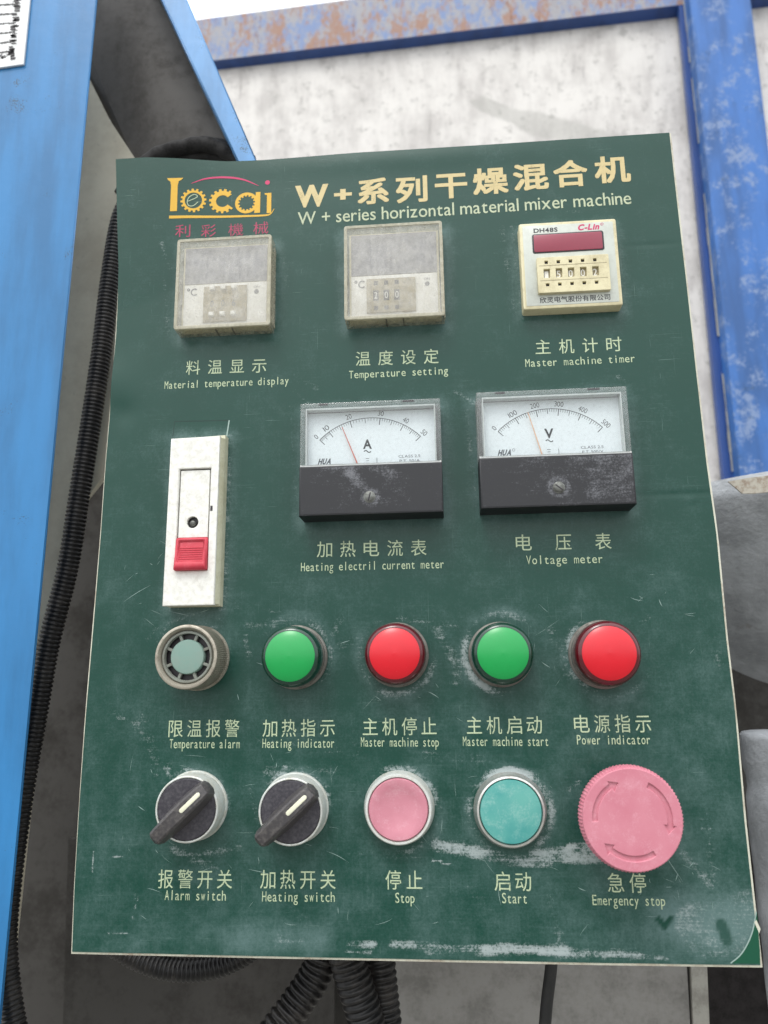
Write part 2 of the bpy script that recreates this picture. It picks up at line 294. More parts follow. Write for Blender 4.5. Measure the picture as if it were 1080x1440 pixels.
# ------------------------------------------------------------------ mesh helper; every mesh lives in the panel frame (x = u right, y = v up, z = out of the panel)
class MB:
    def __init__(s): s.v = []; s.f = []
    def add(s, vs, fs):
        k = len(s.v); s.v += [tuple(p) for p in vs]; s.f += [tuple(i+k for i in f) for f in fs]; return s
    def prism(s, poly, z0, z1, ch=0.0, back=True):
        n = len(poly); rings = [[(x, y, z0) for x, y in poly]]
        if ch > 0:
            ins = inset(poly, ch); ins3 = inset(poly, ch*0.3)
            rings += [[(x, y, z1-ch) for x, y in poly], [(x, y, z1-ch*0.3) for x, y in ins3], [(x, y, z1) for x, y in ins]]
        else: rings.append([(x, y, z1) for x, y in poly])
        vs = [p for r in rings for p in r]; fs = []
        for k in range(len(rings)-1):
            for i in range(n):
                j = (i+1) % n; fs.append((k*n+i, k*n+j, (k+1)*n+j, (k+1)*n+i))
        fs.append(tuple((len(rings)-1)*n+i for i in range(n)))
        if back: fs.append(tuple(reversed(range(n))))
        return s.add(vs, fs)
    def box(s, x0, x1, y0, y1, z0, z1, ch=0.0, r=0.0):
        return s.prism(rrect(x0, y0, x1, y1, r) if r else [(x0, y0), (x1, y0), (x1, y1), (x0, y1)], z0, z1, ch)
    def lathe(s, prof, n=64, cx=0, cy=0, fr=None, fr_rng=None, cap=True):
        vs = []; fs = []
        for k, (r, z) in enumerate(prof):
            for i in range(n):
                a = 2*math.pi*i/n; rr = r
                if fr and fr_rng[0] <= k <= fr_rng[1]: rr = r+(fr if (i % 2) else 0)
                vs.append((cx+rr*math.cos(a), cy+rr*math.sin(a), z))
        for k in range(len(prof)-1):
            for i in range(n):
                j = (i+1) % n; fs.append((k*n+i, k*n+j, (k+1)*n+j, (k+1)*n+i))
        if cap: fs.append(tuple((len(prof)-1)*n+i for i in range(n)))
        return s.add(vs, fs)
    def tube(s, path, rad, n=16, cap=True):
        P = [Vector(p) for p in path]; vs = []; fs = []; up = Vector((0.13, 0.21, 0.97)).normalized(); m = len(P)
        for k, p in enumerate(P):
            t = (P[min(k+1, m-1)]-P[max(k-1, 0)]).normalized(); a = t.cross(up).normalized(); b = a.cross(t)
            r = rad(k) if callable(rad) else rad
            for i in range(n):
                q = 2*math.pi*i/n; vs.append(p+(a*math.cos(q)+b*math.sin(q))*r)
        for k in range(m-1):
            for i in range(n):
                j = (i+1) % n; fs.append((k*n+i, k*n+j, (k+1)*n+j, (k+1)*n+i))
        if cap: fs.append(tuple(reversed(range(n)))); fs.append(tuple((m-1)*n+i for i in range(n)))
        return s.add(vs, fs)
    def strip(s, pts, wd, z):            # flat ribbon along a polyline
        P = [Vector(p) for p in pts]; m = len(P); vs = []
        for k, p in enumerate(P):
            t = (P[min(k+1, m-1)]-P[max(k-1, 0)]).normalized(); nn = Vector((-t.y, t.x)); h = (wd(k/(m-1)) if callable(wd) else wd)/2
            vs += [(p.x+nn.x*h, p.y+nn.y*h, z), (p.x-nn.x*h, p.y-nn.y*h, z)]
        return s.add(vs, [(2*k, 2*k+1, 2*k+3, 2*k+2) for k in range(m-1)])
    def hull8(s, a, b):                  # solid between two quads
        return s.add(list(a)+list(b), [(0, 1, 2, 3), (7, 6, 5, 4), (0, 4, 5, 1), (1, 5, 6, 2), (2, 6, 7, 3), (3, 7, 4, 0)])
    def slab(s, quad, th):               # quad of 3-D points given thickness away from the viewer
        a = [Vector(p) for p in quad]; nrm = (a[1]-a[0]).cross(a[2]-a[0]).normalized()
        if nrm.z < 0: nrm = -nrm
        return s.hull8(a, [p-nrm*th for p in a])
    def move(s, dx=0, dy=0, dz=0, rot=0):
        c, q = math.cos(rot), math.sin(rot); s.v = [(x*c-y*q+dx, x*q+y*c+dy, z+dz) for x, y, z in s.v]; return s
def inset(poly, d):
    n = len(poly); out = []; area = sum(poly[i][0]*poly[(i+1) % n][1]-poly[(i+1) % n][0]*poly[i][1] for i in range(n)); sg = 1 if area > 0 else -1
    for i in range(n):
        p0, p1, p2 = (Vector(poly[i-1]), Vector(poly[i]), Vector(poly[(i+1) % n]))
        e1 = (p1-p0).normalized(); e2 = (p2-p1).normalized()
        n1 = Vector((-e1.y, e1.x))*sg; n2 = Vector((-e2.y, e2.x))*sg; b = n1+n2
        b = b/max(0.3, b.dot(b))*2 if b.length > 1e-6 else n1
        out.append((p1.x+b.x*d, p1.y+b.y*d))
    return out
def rrect(x0, y0, x1, y1, r, n=5):
    out = []
    for cx, cy, a0 in ((x1-r, y0+r, -90), (x1-r, y1-r, 0), (x0+r, y1-r, 90), (x0+r, y0+r, 180)):
        out += [(cx+r*math.cos(R_(a0+90*k/n)), cy+r*math.sin(R_(a0+90*k/n))) for k in range(n+1)]
    return out
def circ(cx, cy, r, n=48): return [(cx+r*math.cos(2*math.pi*i/n), cy+r*math.sin(2*math.pi*i/n)) for i in range(n)]
def link(name, me, mat, parent=None, loc=(0, 0, 0), label=None, smooth=40):
    if mat is not None and not me.materials: me.materials.append(mat)
    if smooth and len(me.polygons):
        me.polygons.foreach_set('use_smooth', [True]*len(me.polygons)); me.set_sharp_from_angle(angle=R_(smooth))
    o = bpy.data.objects.new(name, me); COL.objects.link(o)
    if parent: o.parent = parent; o.location = tuple(c*S for c in loc)
    else: o.rotation_euler = (R_(90), 0, 0); o.location = (loc[0]*S, -loc[2]*S, loc[1]*S)
    if label: o['label'] = label
    return o
def obj(name, mb, mat, parent=None, loc=(0, 0, 0), label=None, smooth=40):
    me = bpy.data.meshes.new(name); me.from_pydata([(x*S, y*S, z*S) for x, y, z in mb.v], [], mb.f); me.validate()
    bm = bmesh.new(); bm.from_mesh(me); bmesh.ops.recalc_face_normals(bm, faces=bm.faces); bm.to_mesh(me); bm.free()
    return link(name, me, MT[mat] if isinstance(mat, str) else mat, parent, loc, label, smooth)
def flat(name, mb, mat, parent=None, loc=(0, 0, 0), label=None):
    me = bpy.data.meshes.new(name); me.from_pydata([(x*S, y*S, z*S) for x, y, z in mb.v], [], mb.f)
    return link(name, me, MT[mat], parent, loc, label, 0)
def empty(name, loc=(0, 0, 0)):
    o = bpy.data.objects.new(name, None); COL.objects.link(o); o.empty_display_size = 0.02
    o.rotation_euler = (R_(90), 0, 0); o.location = (loc[0]*S, -loc[2]*S, loc[1]*S); return o
def tag(o, label, cat, group=None, kind=None):
    o['label'] = label
    if cat: o['category'] = cat
    if group: o['group'] = group
    if kind: o['kind'] = kind
    return o
def curve_plate(outer, holes, z0, z1, bev=0.0):      # plate with real openings, from a filled 2-D curve
    cu = bpy.data.curves.new('plate', 'CURVE'); cu.dimensions = '2D'; cu.fill_mode = 'BOTH'
    cu.extrude = (z1-z0)/2-bev; cu.bevel_depth = bev; cu.bevel_resolution = 1
    for poly in [outer]+list(holes):
        sp = cu.splines.new('POLY'); sp.points.add(len(poly)-1); sp.use_cyclic_u = True
        for p, q in zip(sp.points, poly): p.co = (q[0], q[1], 0, 1)
    o = bpy.data.objects.new('plate', cu); COL.objects.link(o)
    me = bpy.data.meshes.new_from_object(o.evaluated_get(bpy.context.evaluated_depsgraph_get()))
    zc = (z0+z1)/2; mb = MB(); mb.add([(v.co.x, v.co.y, v.co.z+zc) for v in me.vertices], [tuple(p.vertices) for p in me.polygons])
    bpy.data.objects.remove(o); bpy.data.curves.remove(cu); bpy.data.meshes.remove(me)
    return mb
# ---- lettering: every glyph is taken once from Blender's built-in font and laid out by hand
GL = {}
def glyph(ch, off=0.0):
    k = (ch, off)
    if k in GL: return GL[k]
    cu = bpy.data.curves.new('glyph', 'FONT'); cu.body = ch; cu.offset = off; cu.resolution_u = 3
    o = bpy.data.objects.new('glyph', cu); COL.objects.link(o)
    me = bpy.data.meshes.new_from_object(o.evaluated_get(bpy.context.evaluated_depsgraph_get()))
    vs = [(v.co.x, v.co.y) for v in me.vertices]; fs = [tuple(p.vertices) for p in me.polygons]
    bpy.data.objects.remove(o); bpy.data.curves.remove(cu); bpy.data.meshes.remove(me)
    GL[k] = (vs, fs); return GL[k]
def word(mb, text, x0, x1, yc, h, z, off=0.0, mono=False, sx=1.0, slant=0.0, zf=None, cell=None, rot=0.0, ref=None):
    """fit text between x0 and x1, cap height or ideograph height h centred on yc"""
    gl = []; x = 0.0
    for ch in text:
        if ch == ' ': gl.append((None, x)); x += (0.5 if mono else 0.27); continue
        vs, fs = glyph(ch, off); cjk = ord(ch) > 0x2e80
        lo = min(p[0] for p in vs); hi = max(p[0] for p in vs)
        if cell: gl.append(((vs, fs, -(lo+hi)/2+cell/2), x)); x += cell
        elif cjk: gl.append(((vs, fs, 0), x)); x += 1.0
        elif mono:
            k = min(1.0, 0.40/(hi-lo)); vs = [((p[0]-(lo+hi)/2)*k, p[1]) for p in vs]; gl.append(((vs, fs, 0.25), x)); x += 0.5
        else: gl.append(((vs, fs, -lo), x)); x += (hi-lo)+0.075
    allx = [p[0]+g[2]+ox for g, ox in gl if g for p in g[0]]
    a, b = min(allx), max(allx); kx = (x1-x0)/(b-a)
    isc = any(ord(ch) > 0x2e80 for ch in text)
    ylo, yhi = ((-0.08, 0.84) if isc else (0.0, 0.70)); ky = h/(yhi-ylo); ym = (ylo+yhi)/2
    cr, sr = math.cos(rot), math.sin(rot); xm, = ((x0+x1)/2,)
    for g, ox in gl:
        if not g: continue
        vs, fs, dx = g; out = []
        for p in vs:
            X = x0+(p[0]+dx+ox-a)*kx+slant*(p[1]-ym)*ky; Y = yc+(p[1]-ym)*ky
            if rot: X, Y = xm+(X-xm)*cr-(Y-yc)*sr, yc+(X-xm)*sr+(Y-yc)*cr
            out.append((X, Y, (zf(X, Y) if zf else 0)+z))
        mb.add(out, fs)
    return mb

# ================================================================== SETTING AND BACKGROUND
GZ = -1.05/S                                                           # yard level
g = MB(); g.add([(-60000, GZ, 60000), (60000, GZ, 60000), (60000, GZ, -60000), (-60000, GZ, -60000)], [(0, 1, 2, 3)])
tag(obj('ground', g, 'ground'), 'grey concrete yard under the machine', None, kind='structure')

def interp(pts, t):
    xs = np.linspace(0, 1, len(pts)); return np.interp(t, xs, [p for p in pts])
def smoothpath(pts, n):
    """Catmull-Rom through 3-D points, n samples at even spacing"""
    P = [np.array(p, float) for p in pts]; P = [2*P[0]-P[1]]+P+[2*P[-1]-P[-2]]; out = []
    for i in range(1, len(P)-2):
        for t in np.linspace(0, 1, 40, endpoint=False):
            a, b, c, d = P[i-1:i+3]
            out.append(0.5*((2*b)+(-a+c)*t+(2*a-5*b+4*c-d)*t*t+(-a+3*b-3*c+d)*t**3))
    out.append(P[-2]); out = np.array(out)
    L = np.concatenate([[0], np.cumsum(np.linalg.norm(np.diff(out, axis=0), axis=1))])
    s = np.linspace(0, L[-1], n) if n > 1 else L
    return [tuple(np.interp(q, L, out[:, k]) for k in range(3)) for q in s], L[-1]
def conduit(pts, r, pitch, depth, label, name='corrugated_conduit'):
    _, L = smoothpath(pts, 10); n = int(L/pitch)*6
    path, _ = smoothpath(pts, n); prof = [0, 0.75, 1, 1, 0.75, 0]
    mb = MB().tube(path, lambda k: r-depth*(1-prof[k % 6]), 20)
    o = obj(name, mb, 'hose', smooth=60)
    return tag(o, label, 'conduit', 'black corrugated conduits around the control panel')

# left machine post
t = empty('machine_post', (-60, 0, -30))
tag(t, 'bright blue painted steel machine post left of the green control panel', 'machine post')
def rel(mb, o=(-60, 0, -30)): return mb.move(-o[0], -o[1], -o[2])
mb = MB().slab([(-164.95, 555.35, -30), (-33.98, 541.05, -30), (-43.52, -57.35, -30), (-87.91, -58.27, -30)], 1.6)
fl = obj('front_flange', rel(mb), 'blue_post', t)
bm = bmesh.new(); bm.from_mesh(fl.data); bmesh.ops.bevel(bm, geom=bm.edges[:], offset=0.5*S, segments=2, affect='EDGES'); bm.to_mesh(fl.data); bm.free()
mb = MB().slab([(-243.07, 667.16, -118), (-89.07, 517.88, -118), (-67.45, 479.51, -118), (-42.42, 436.85, -118), ], 4)
mb = MB(); pf = [(-145.00, 570.52, -74), (-62.70, 479.13, -74), (-44.90, 442.13, -74), (-23.45, 407.64, -74), (-14.97, 360.85, -74), (-16.86, 315.81, -74), (-17.98, 259.92, -74), (-24.22, 227.18, -74), (-48.21, 195.98, -74), (-56.00, 127.47, -74), (-61.46, 46.24, -74), (-65.35, -71.19, -74), (-107.54, -72.02, -74)]
n = len(pf); mb.add(pf+[(x, y, z-4) for x, y, z in pf], [tuple(range(n)), tuple(reversed(range(n, 2*n)))]+[(i, (i+1) % n, n+(i+1) % n, n+i) for i in range(n)])
obj('web_plate', rel(mb), 'web', t)
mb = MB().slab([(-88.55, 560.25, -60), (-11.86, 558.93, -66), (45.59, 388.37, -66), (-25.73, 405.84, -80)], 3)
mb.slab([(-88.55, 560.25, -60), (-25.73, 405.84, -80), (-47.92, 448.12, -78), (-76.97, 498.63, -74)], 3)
obj('hopper_underside', rel(mb), 'dark_web', t, label='grimy underside plate behind the post, its shade painted dark')
mb = MB().slab([(-19.17, 530.59, -40), (-2.34, 528.83, -40), (59.52, 372.40, -40), (48.99, 373.17, -40)], 24)
fs_ = obj('slanted_flange', rel(mb), 'blue_strip', t, label='slanted blue flange, painted paler for side light')
bm = bmesh.new(); bm.from_mesh(fs_.data); bmesh.ops.bevel(bm, geom=bm.edges[:], offset=0.8*S, segments=2, affect='EDGES'); bm.to_mesh(fs_.data); bm.free()
# rating plate on the post
pl = MB().slab([(-119.05, 508.29, -28.6), (-73.39, 503.70, -28.6), (-73.51, 441.79, -28.6), (-111.68, 439.07, -28.6)], 1.2)
rp = obj('rating_plate', rel(pl), 'paper', t, label='white metal plate with a black ruled table')
def quadpt(q, s_, t_):
    a, b, c, d = [Vector(p) for p in q]; return (a*(1-s_)+b*s_)*(1-t_)+(d*(1-s_)+c*s_)*t_
Q = [(-118.93, 508.12, -28.45), (-77.14, 503.92, -28.45), (-77.97, 446.68, -28.45), (-112.11, 444.09, -28.45)]
mb = MB(); rr = random.Random(3)
for k in range(9):
    y = 0.06+k*0.108
    for i in range(40):
        a, b = i/40, (i+1)/40; w0 = 0.007*(0.6+0.9*rr.random()); j = 0.006*(rr.random()-.5)
        mb.add([quadpt(Q, a*0.93, y-w0+j), quadpt(Q, b*0.93, y-w0+j), quadpt(Q, b*0.93, y+w0+j), quadpt(Q, a*0.93, y+w0+j)], [(0, 1, 2, 3)])
    for i in range(7):      # worn black border blocks at the right side
        a = 0.9+0.05*rr.random(); yy = y+rr.random()*0.09; hh = 0.006+0.022*rr.random()
        mb.add([quadpt(Q, a-0.03-0.05*rr.random(), yy), quadpt(Q, a+0.05*rr.random(), yy), quadpt(Q, a+0.03, yy+hh), quadpt(Q, a-0.04, yy+hh)], [(0, 1, 2, 3)])
for i in range(60):
    a = 0.62+0.34*rr.random(); yy = 0.94+0.05*rr.random(); e = 0.012*rr.random()+0.003
    mb.add([quadpt(Q, a, yy), quadpt(Q, a+e*1.6, yy), quadpt(Q, a+e, yy+e), quadpt(Q, a-e, yy+e*0.7)], [(0, 1, 2, 3)])
flat('table_print', rel(mb), 'dark', rp)

# conduits
conduit([(-9.61, 387.18, -62), (-16.60, 383.06, -60), (-21.83, 371.57, -58), (-26.33, 356.14, -58), (-29.53, 321.24, -58), (-31.70, 279.09, -58), (-34.96, 238.67, -58), (-38.47, 199.82, -58), (-41.86, 162.44, -58), (-47.42, 126.38, -56), (-51.22, 91.86, -56), (-55.38, 52.04, -56), (-58.03, 10.78, -56), (-57.24, -16.67, -56), (-49.56, -48.94, -56), (-38.07, -74.25, -56)],
        5.4, 2.15, 0.75, 'long thin black corrugated conduit running down between the blue post and the panel')
conduit([(12, 10, -60), (-22.73, -8.19, -70), (-7.06, -20.47, -72), (10.66, -27.05, -72), (27.91, -28.07, -72), (44.89, -24.22, -72), (60.47, -13.69, -70), (80, 10, -60)], 5.2, 2.2, 0.8,
        'curved black conduit loop just showing under the lower left edge of the panel')
conduit([(98, 9, -52), (93.60, -3.41, -56), (89.11, -20.99, -56), (79.95, -34.74, -54), (70.47, -45.98, -50), (60.29, -60.40, -48)], 7.6, 3.2, 1.1, 'dusty black conduit slanting down left below the panel')
conduit([(106, 9, -46), (100.15, -0.59, -46), (104.47, -17.59, -46), (110.60, -37.67, -48), (115.41, -57.45, -50)], 8.0, 3.2, 1.1, 'front black conduit of the pair hanging straight down below the panel')
conduit([(122, 9, -62), (114.16, -5.47, -64), (115.56, -23.27, -64), (117.53, -43.55, -64), (119.78, -63.32, -64)], 7.8, 3.2, 1.1, 'rear black conduit of the pair hanging straight down below the panel')
t = empty('cable_bundle', (20, 350, -56))
tag(t, 'bundle of grimy black cables lying behind the top left corner of the panel', 'cable bundle')
rr = random.Random(9)
for dy, dz, rc in ((0, -54, 4.2), (-12, -60, 4.6), (10, -60, 4.0), (-20, -66, 3.6)):
    base = [(-23.57, 373.03, -60), (-10.44, 393.68, -60), (7.24, 401.67, -60), (26.03, 402.12, -60), (47.06, 390.41, -60)]
    pth, _ = smoothpath([(x+rr.gauss(0, 1), y-dy*0.28+rr.gauss(0, 0.8), dz) for x, y, z in base], 60)
    ph = rr.random()*6
    obj('cable', MB().tube(pth, lambda k: rc*(1+0.06*math.sin(k*0.9+ph)), 14).move(-20, -350, 56), 'grime', t)
path, _ = smoothpath([(193, 9, -60), (194.25, -6.66, -60), (192.45, -21.11, -60), (189.75, -35.32, -60), (187.25, -52.07, -60), (184.49, -68.49, -60)], 40)
tag(obj('cable', MB().tube(path, 2.7, 14), 'black'), 'smooth black cable hanging under the panel right of the conduits', 'cable')

# machine body below and behind the panel
t = empty('machine_cabinet', (130, -120, -150)); R0 = (130, -120, -150)
tag(t, 'scratched grey steel machine body behind and below the control panel', 'machine body')
obj('dark_plate', rel(MB().slab([(-251.12, 313.65, -190), (416.21, 215.62, -190), (368.50, -133.04, -190), (-193.41, -145.97, -190)], 3), R0), 'body_dark', t, label='dark brown back plate')
obj('lower_plate', rel(MB().slab([(116.24, 7.91, -150), (276.44, 8.15, -150), (272.60, -103.47, -150), (114.29, -106.75, -150)], 4), R0), 'body', t, label='pale scratched lower plate')
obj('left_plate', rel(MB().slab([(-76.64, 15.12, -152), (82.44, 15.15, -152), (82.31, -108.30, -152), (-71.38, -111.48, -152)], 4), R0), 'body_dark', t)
obj('edge_strip', rel(MB().slab([(279.36, 8.55, -148), (287.77, 8.56, -148), (281.51, -102.41, -148), (273.18, -102.58, -148)], 5), R0), 'strip', t)
obj('gap_shade_sheet', rel(MB().slab([(284.60, 7.06, -175), (348.82, 7.11, -175), (334.08, -113.17, -175), (273.23, -114.43, -175)], 3), R0), 'void', t)  # dark sheet painted as the shade between plate and housing
obj('lug', rel(MB().slab([(-53.69, 235.94, -100), (-37.76, 235.33, -100), (-39.38, 226.78, -100), (-53.96, 227.31, -100)], 8), R0), 'black', t)

# grey housing at the right: a rounded painted shell with a pipe below
HX0 = (288.58, 208.84, -90)
def housing(u0, u1, v0, v1, nu, nv):
    mb = MB(); vs = []
    for j in range(nv+1):
        for i in range(nu+1):
            a = i/nu; b = j/nv; u = u0+(u1-u0)*a; v = v1+(v0-v1)*b
            wv = -86-58*max(0, 1-a*1.9)**2.0-150*b**1.8+6*max(0, 1-b*14)*-1
            vs.append((u+b*10+b*b*16, v, wv))
    fs = [(j*(nu+1)+i, j*(nu+1)+i+1, (j+1)*(nu+1)+i+1, (j+1)*(nu+1)+i) for j in range(nv) for i in range(nu)]
    k = len(vs); vs += [(x, y, -190) for x, y, z in vs[:nu+1]]; fs += [(i, i+1, k+i+1, k+i) for i in range(nu)]
    return mb.add(vs, fs)
t = empty('machine_housing', (300, 0, -90)); R1 = (300, 0, -90)
tag(t, 'grey hammered paint machine housing right of the control panel', 'machine housing')
obj('shell', rel(housing(HX0[0]-6, HX0[0]+150, (313.75, 65.99, -90)[1], (305.60, 212.93, -90)[1], 60, 60), R1), 'housing', t)
p0 = (323.10, 75.72, -95); p1 = (302.82, -90.18, -95)
path = [(p0[0], p0[1]+(p1[1]-p0[1])*k/30, -110+6*math.cos(k)*.1) for k in [0, .15, .4, .8, 1.2, 1.6]+list(range(2, 31))]
obj('pipe', rel(MB().tube(path, lambda k: (21-1.2*(8 <= k <= 9))*(1-max(0, 1-k/1.6)**2*0.75)**0.5, 40), R1), 'housing', t)
mb = MB(); pts = []
L0 = [(300.35, 203.35, -84), (310.24, 204.66, -83), (334.40, 206.58, -82), (333.28, 197.50, -82), (312.16, 196.20, -83), (306.84, 196.62, -84)]
n = 6; mb.add(L0+[(x, y, z-1) for x, y, z in L0], [tuple(range(n)), tuple(reversed(range(n, 2*n)))]+[(i, (i+1) % n, n+(i+1) % n, n+i) for i in range(n)])
obj('torn_label', rel(mb, R1), 'rust', t, label='torn peeling paper label on the top edge')

# far blue framed white wall
t = empty('framed_wall', (150, 0, -450)); R2 = (150, 0, -450)
tag(t, 'dirty white sheet wall in a chipped blue steel frame behind the panel', 'wall')
q = [(-219.12, 880.86, -468), (610.64, 863.98, -440), (522.39, 201.87, -440), (-181.81, 224.19, -468)]
mb = MB(); N = 80; vs = [tuple(quadpt(q, i/N, j/N)) for j in range(N+1) for i in range(N+1)]
mb.add(vs, [(j*(N+1)+i, j*(N+1)+i+1, (j+1)*(N+1)+i+1, (j+1)*(N+1)+i) for j in range(N) for i in range(N)])
ws = obj('white_sheet', rel(mb, R2), 'white_far', t)
def paint(me, fn, off):
    co_ = np.empty(len(me.vertices)*3); me.vertices.foreach_get('co', co_); co_ = co_.reshape(-1, 3)/S+np.array(off)
    rgb = fn(co_[:, 0], co_[:, 1]); at = me.color_attributes.new('wear', 'FLOAT_COLOR', 'POINT')
    d = np.ones((len(co_), 4)); d[:, :3] = np.clip(rgb, 0, 1.5); at.data.foreach_set('color', d.ravel())
def seg(u, v, p, q, wd, soft=0.6):        # capsule brush stroke, 1 on the line falling to 0
    p = np.array(p[:2]); q = np.array(q[:2]); d = q-p; L = max(1e-6, d@d)
    t = np.clip(((u-p[0])*d[0]+(v-p[1])*d[1])/L, 0, 1); r = np.hypot(u-p[0]-t*d[0], v-p[1]-t*d[1])
    x = np.clip((wd-r)/(wd*soft), 0, 1); return x*x*(3-2*x)
def wallwear(u, v):
    r = np.maximum(seg(u, v, (207.70, 747.83, -455), (273.43, 708.62, -452), 13), seg(u, v, (262.03, 716.86, -452), (349.11, 678.60, -450), 22)*0.9)
    for a, b in (((5.50, 745.47, -460), (1.70, 693.89, -460)), ((85.07, 756.52, -458), (88.37, 690.61, -458)), ((97.48, 755.52, -458), (113.11, 707.26, -458)), ((139.09, 770.32, -457), (133.67, 714.21, -457)), ((407.55, 746.93, -445), (412.53, 674.40, -445)), ((186.06, 708.59, -455), (198.78, 726.12, -455))):
        r = np.maximum(r, 0.55*seg(u, v, a, b, 3.5))
    return np.stack([r, r*0, r*0], 1)
paint(ws.data, wallwear, R2)
def beamq(w0, w1, pts): return pts
a = [(-196.39, 889.11, -455), (647.06, 909.74, -424), (637.25, 840.76, -424), (-193.22, 829.03, -455)]
b = [(-207.51, 914.28, -480), (664.25, 937.70, -450), (647.78, 836.13, -446), (-200.46, 825.19, -474)]
bmq = MB(); bmq.hull8(a, b)
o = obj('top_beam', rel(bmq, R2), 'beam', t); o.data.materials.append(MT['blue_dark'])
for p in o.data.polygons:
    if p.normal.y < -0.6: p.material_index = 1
obj('post', rel(MB().slab([(437.22, 883.34, -415), (501.42, 876.75, -415), (493.24, 212.27, -415), (431.94, 213.95, -415)], 22), R2), 'blue_far', t, label='worn blue upright of the frame')
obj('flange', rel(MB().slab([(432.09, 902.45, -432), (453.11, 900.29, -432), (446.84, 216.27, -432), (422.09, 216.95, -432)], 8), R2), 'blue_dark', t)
mb = MB(); rr = random.Random(5)
for k in range(30):
    a0 = k/30; a1 = (k+1)/30; base = Vector((437.10, 861.14, -430)); end = Vector((431.01, 257.68, -430)); wd = 0.5+0.9*rr.random()
    if rr.random() < 0.2: continue
    p, q2 = base.lerp(end, a0), base.lerp(end, a1)
    mb.add([(p.x-wd, p.y, p.z), (p.x+wd, p.y, p.z), (q2.x+wd, q2.y, q2.z), (q2.x-wd, q2.y, q2.z)], [(0, 1, 2, 3)])
flat('rusty_seam', rel(mb, R2), 'strip', t)

# ================================================================== CONTROL PANEL
panel = empty('control_panel', (0, 0, 0))
tag(panel, 'green industrial control panel with meters, lamps, knobs and Chinese and English captions', 'control panel')
TOP = [(-1.20, 352.02), (13.78, 352.10), (31.55, 350.79), (52.68, 349.42), (70.11, 349.11), (90.85, 349.31), (114.84, 349.64), (155.43, 349.47), (198.66, 349.43), (231.41, 349.57), (260.82, 349.56)]
LEFT = [(-1.20, 352.02), (0.37, 325.53), (2.33, 295.36), (2.78, 262.03), (2.45, 242.40), (2.16, 221.51), (1.68, 201.15), (1.47, 168.80), (0.73, 131.63), (-0.09, 93.24), (-0.28, 56.67), (-0.05, 24.42), (0.58, 1.65)]
RIGHT = [(260.82, 349.56), (261.27, 272.93), (261.35, 232.74), (261.70, 191.39), (262.66, 161.01), (262.09, 117.69), (262.46, 90.14), (261.66, 50.73), (261.74, 23.17), (261.91, -0.25)]
BOT = [(0.58, 1.65), (73.82, 0.89), (139.57, 0.35), (205.74, -0.15), (261.91, -0.25)]
def bnd(P, key):
    P = sorted(P, key=lambda p: p[key]); k = np.array([p[key] for p in P]); o_ = np.array([p[1-key] for p in P])
    return lambda x: np.interp(x, k, o_)
xl, xr, yt, yb = bnd(LEFT, 1), bnd(RIGHT, 1), bnd(TOP, 0), bnd(BOT, 0)
CR0, CR1 = (-2.58, 271.60), (47.60, 290.46)
def disp(u, v):
    u = np.asarray(u, float); v = np.asarray(v, float)
    g = lambda cu, cv, su, sv, a: a*np.exp(-((u-cu)/su)**2-((v-cv)/sv)**2)
    dx, dy = CR1[0]-CR0[0], CR1[1]-CR0[1]; L = math.hypot(dx, dy)
    dd = ((v-CR0[1])*dx-(u-CR0[0])*dy)/L                # distance above the crease
    fade = 1/(1+np.exp((u-42)/7))
    w = 0.055*np.logaddexp(0, dd/0.8)*0.8*fade
    w = w+g(1, 238, 11, 12, 1.1)-g(9, 224, 6, 6, 0.6)+g(16, 236, 5, 26, 0.25)+g(0, 262, 5, 30, 0.4)
    w = w+0.12*np.sin(u/17+1.3)*np.sin(v/23)+0.10*np.sin(u/41+v/29)+0.06*np.sin(u/7.3+v/31)*np.exp(-v/400)
    w = w+g(250, 178, 14, 0.9, -0.3)+g(254, 173, 2.6, 1.4, -0.14)+g(248, 293, 11, 0.8, -0.22)
    w = w+g(150, 345, 70, 6, 0.5)
    return w+0.32
NU, NV = 262, 350
sg = np.linspace(0, 1, NU+1); tg = np.linspace(0, 1, NV+1)
U = np.zeros((NV+1, NU+1)); V_ = np.zeros_like(U)
for j, tt in enumerate(tg):
    v0 = 350*tt; u = 0.5+262*sg
    for _ in range(6):
        lo, hi = yb(u), yt(u); v = lo+(hi-lo)*tt; u = xl(v)+(xr(v)-xl(v))*sg
    U[j] = u; V_[j] = v
Wd = disp(U, V_)
n = (NU+1)*(NV+1); vs = np.stack([U.ravel(), V_.ravel(), Wd.ravel()], 1)
idx = np.arange(n).reshape(NV+1, NU+1)
fs = np.stack([idx[:-1, :-1].ravel(), idx[:-1, 1:].ravel(), idx[1:, 1:].ravel(), idx[1:, :-1].ravel()], 1).tolist()
ring = list(idx[0, :])+list(idx[1:, -1])+list(idx[-1, -2::-1])+list(idx[-2:0:-1, 0])
low = vs[ring].copy(); low[:, 2] -= 0.3; m_ = len(ring)
fs += [(ring[i], n+i, n+(i+1) % m_, ring[(i+1) % m_]) for i in range(m_)]
me = bpy.data.meshes.new('printed_film'); me.from_pydata((np.vstack([vs, low])*S).tolist(), [], fs)
film = link('printed_film', me, MT['sheet'], panel, label='glossy green printed film scuffed and dusted with white powder', smooth=50)
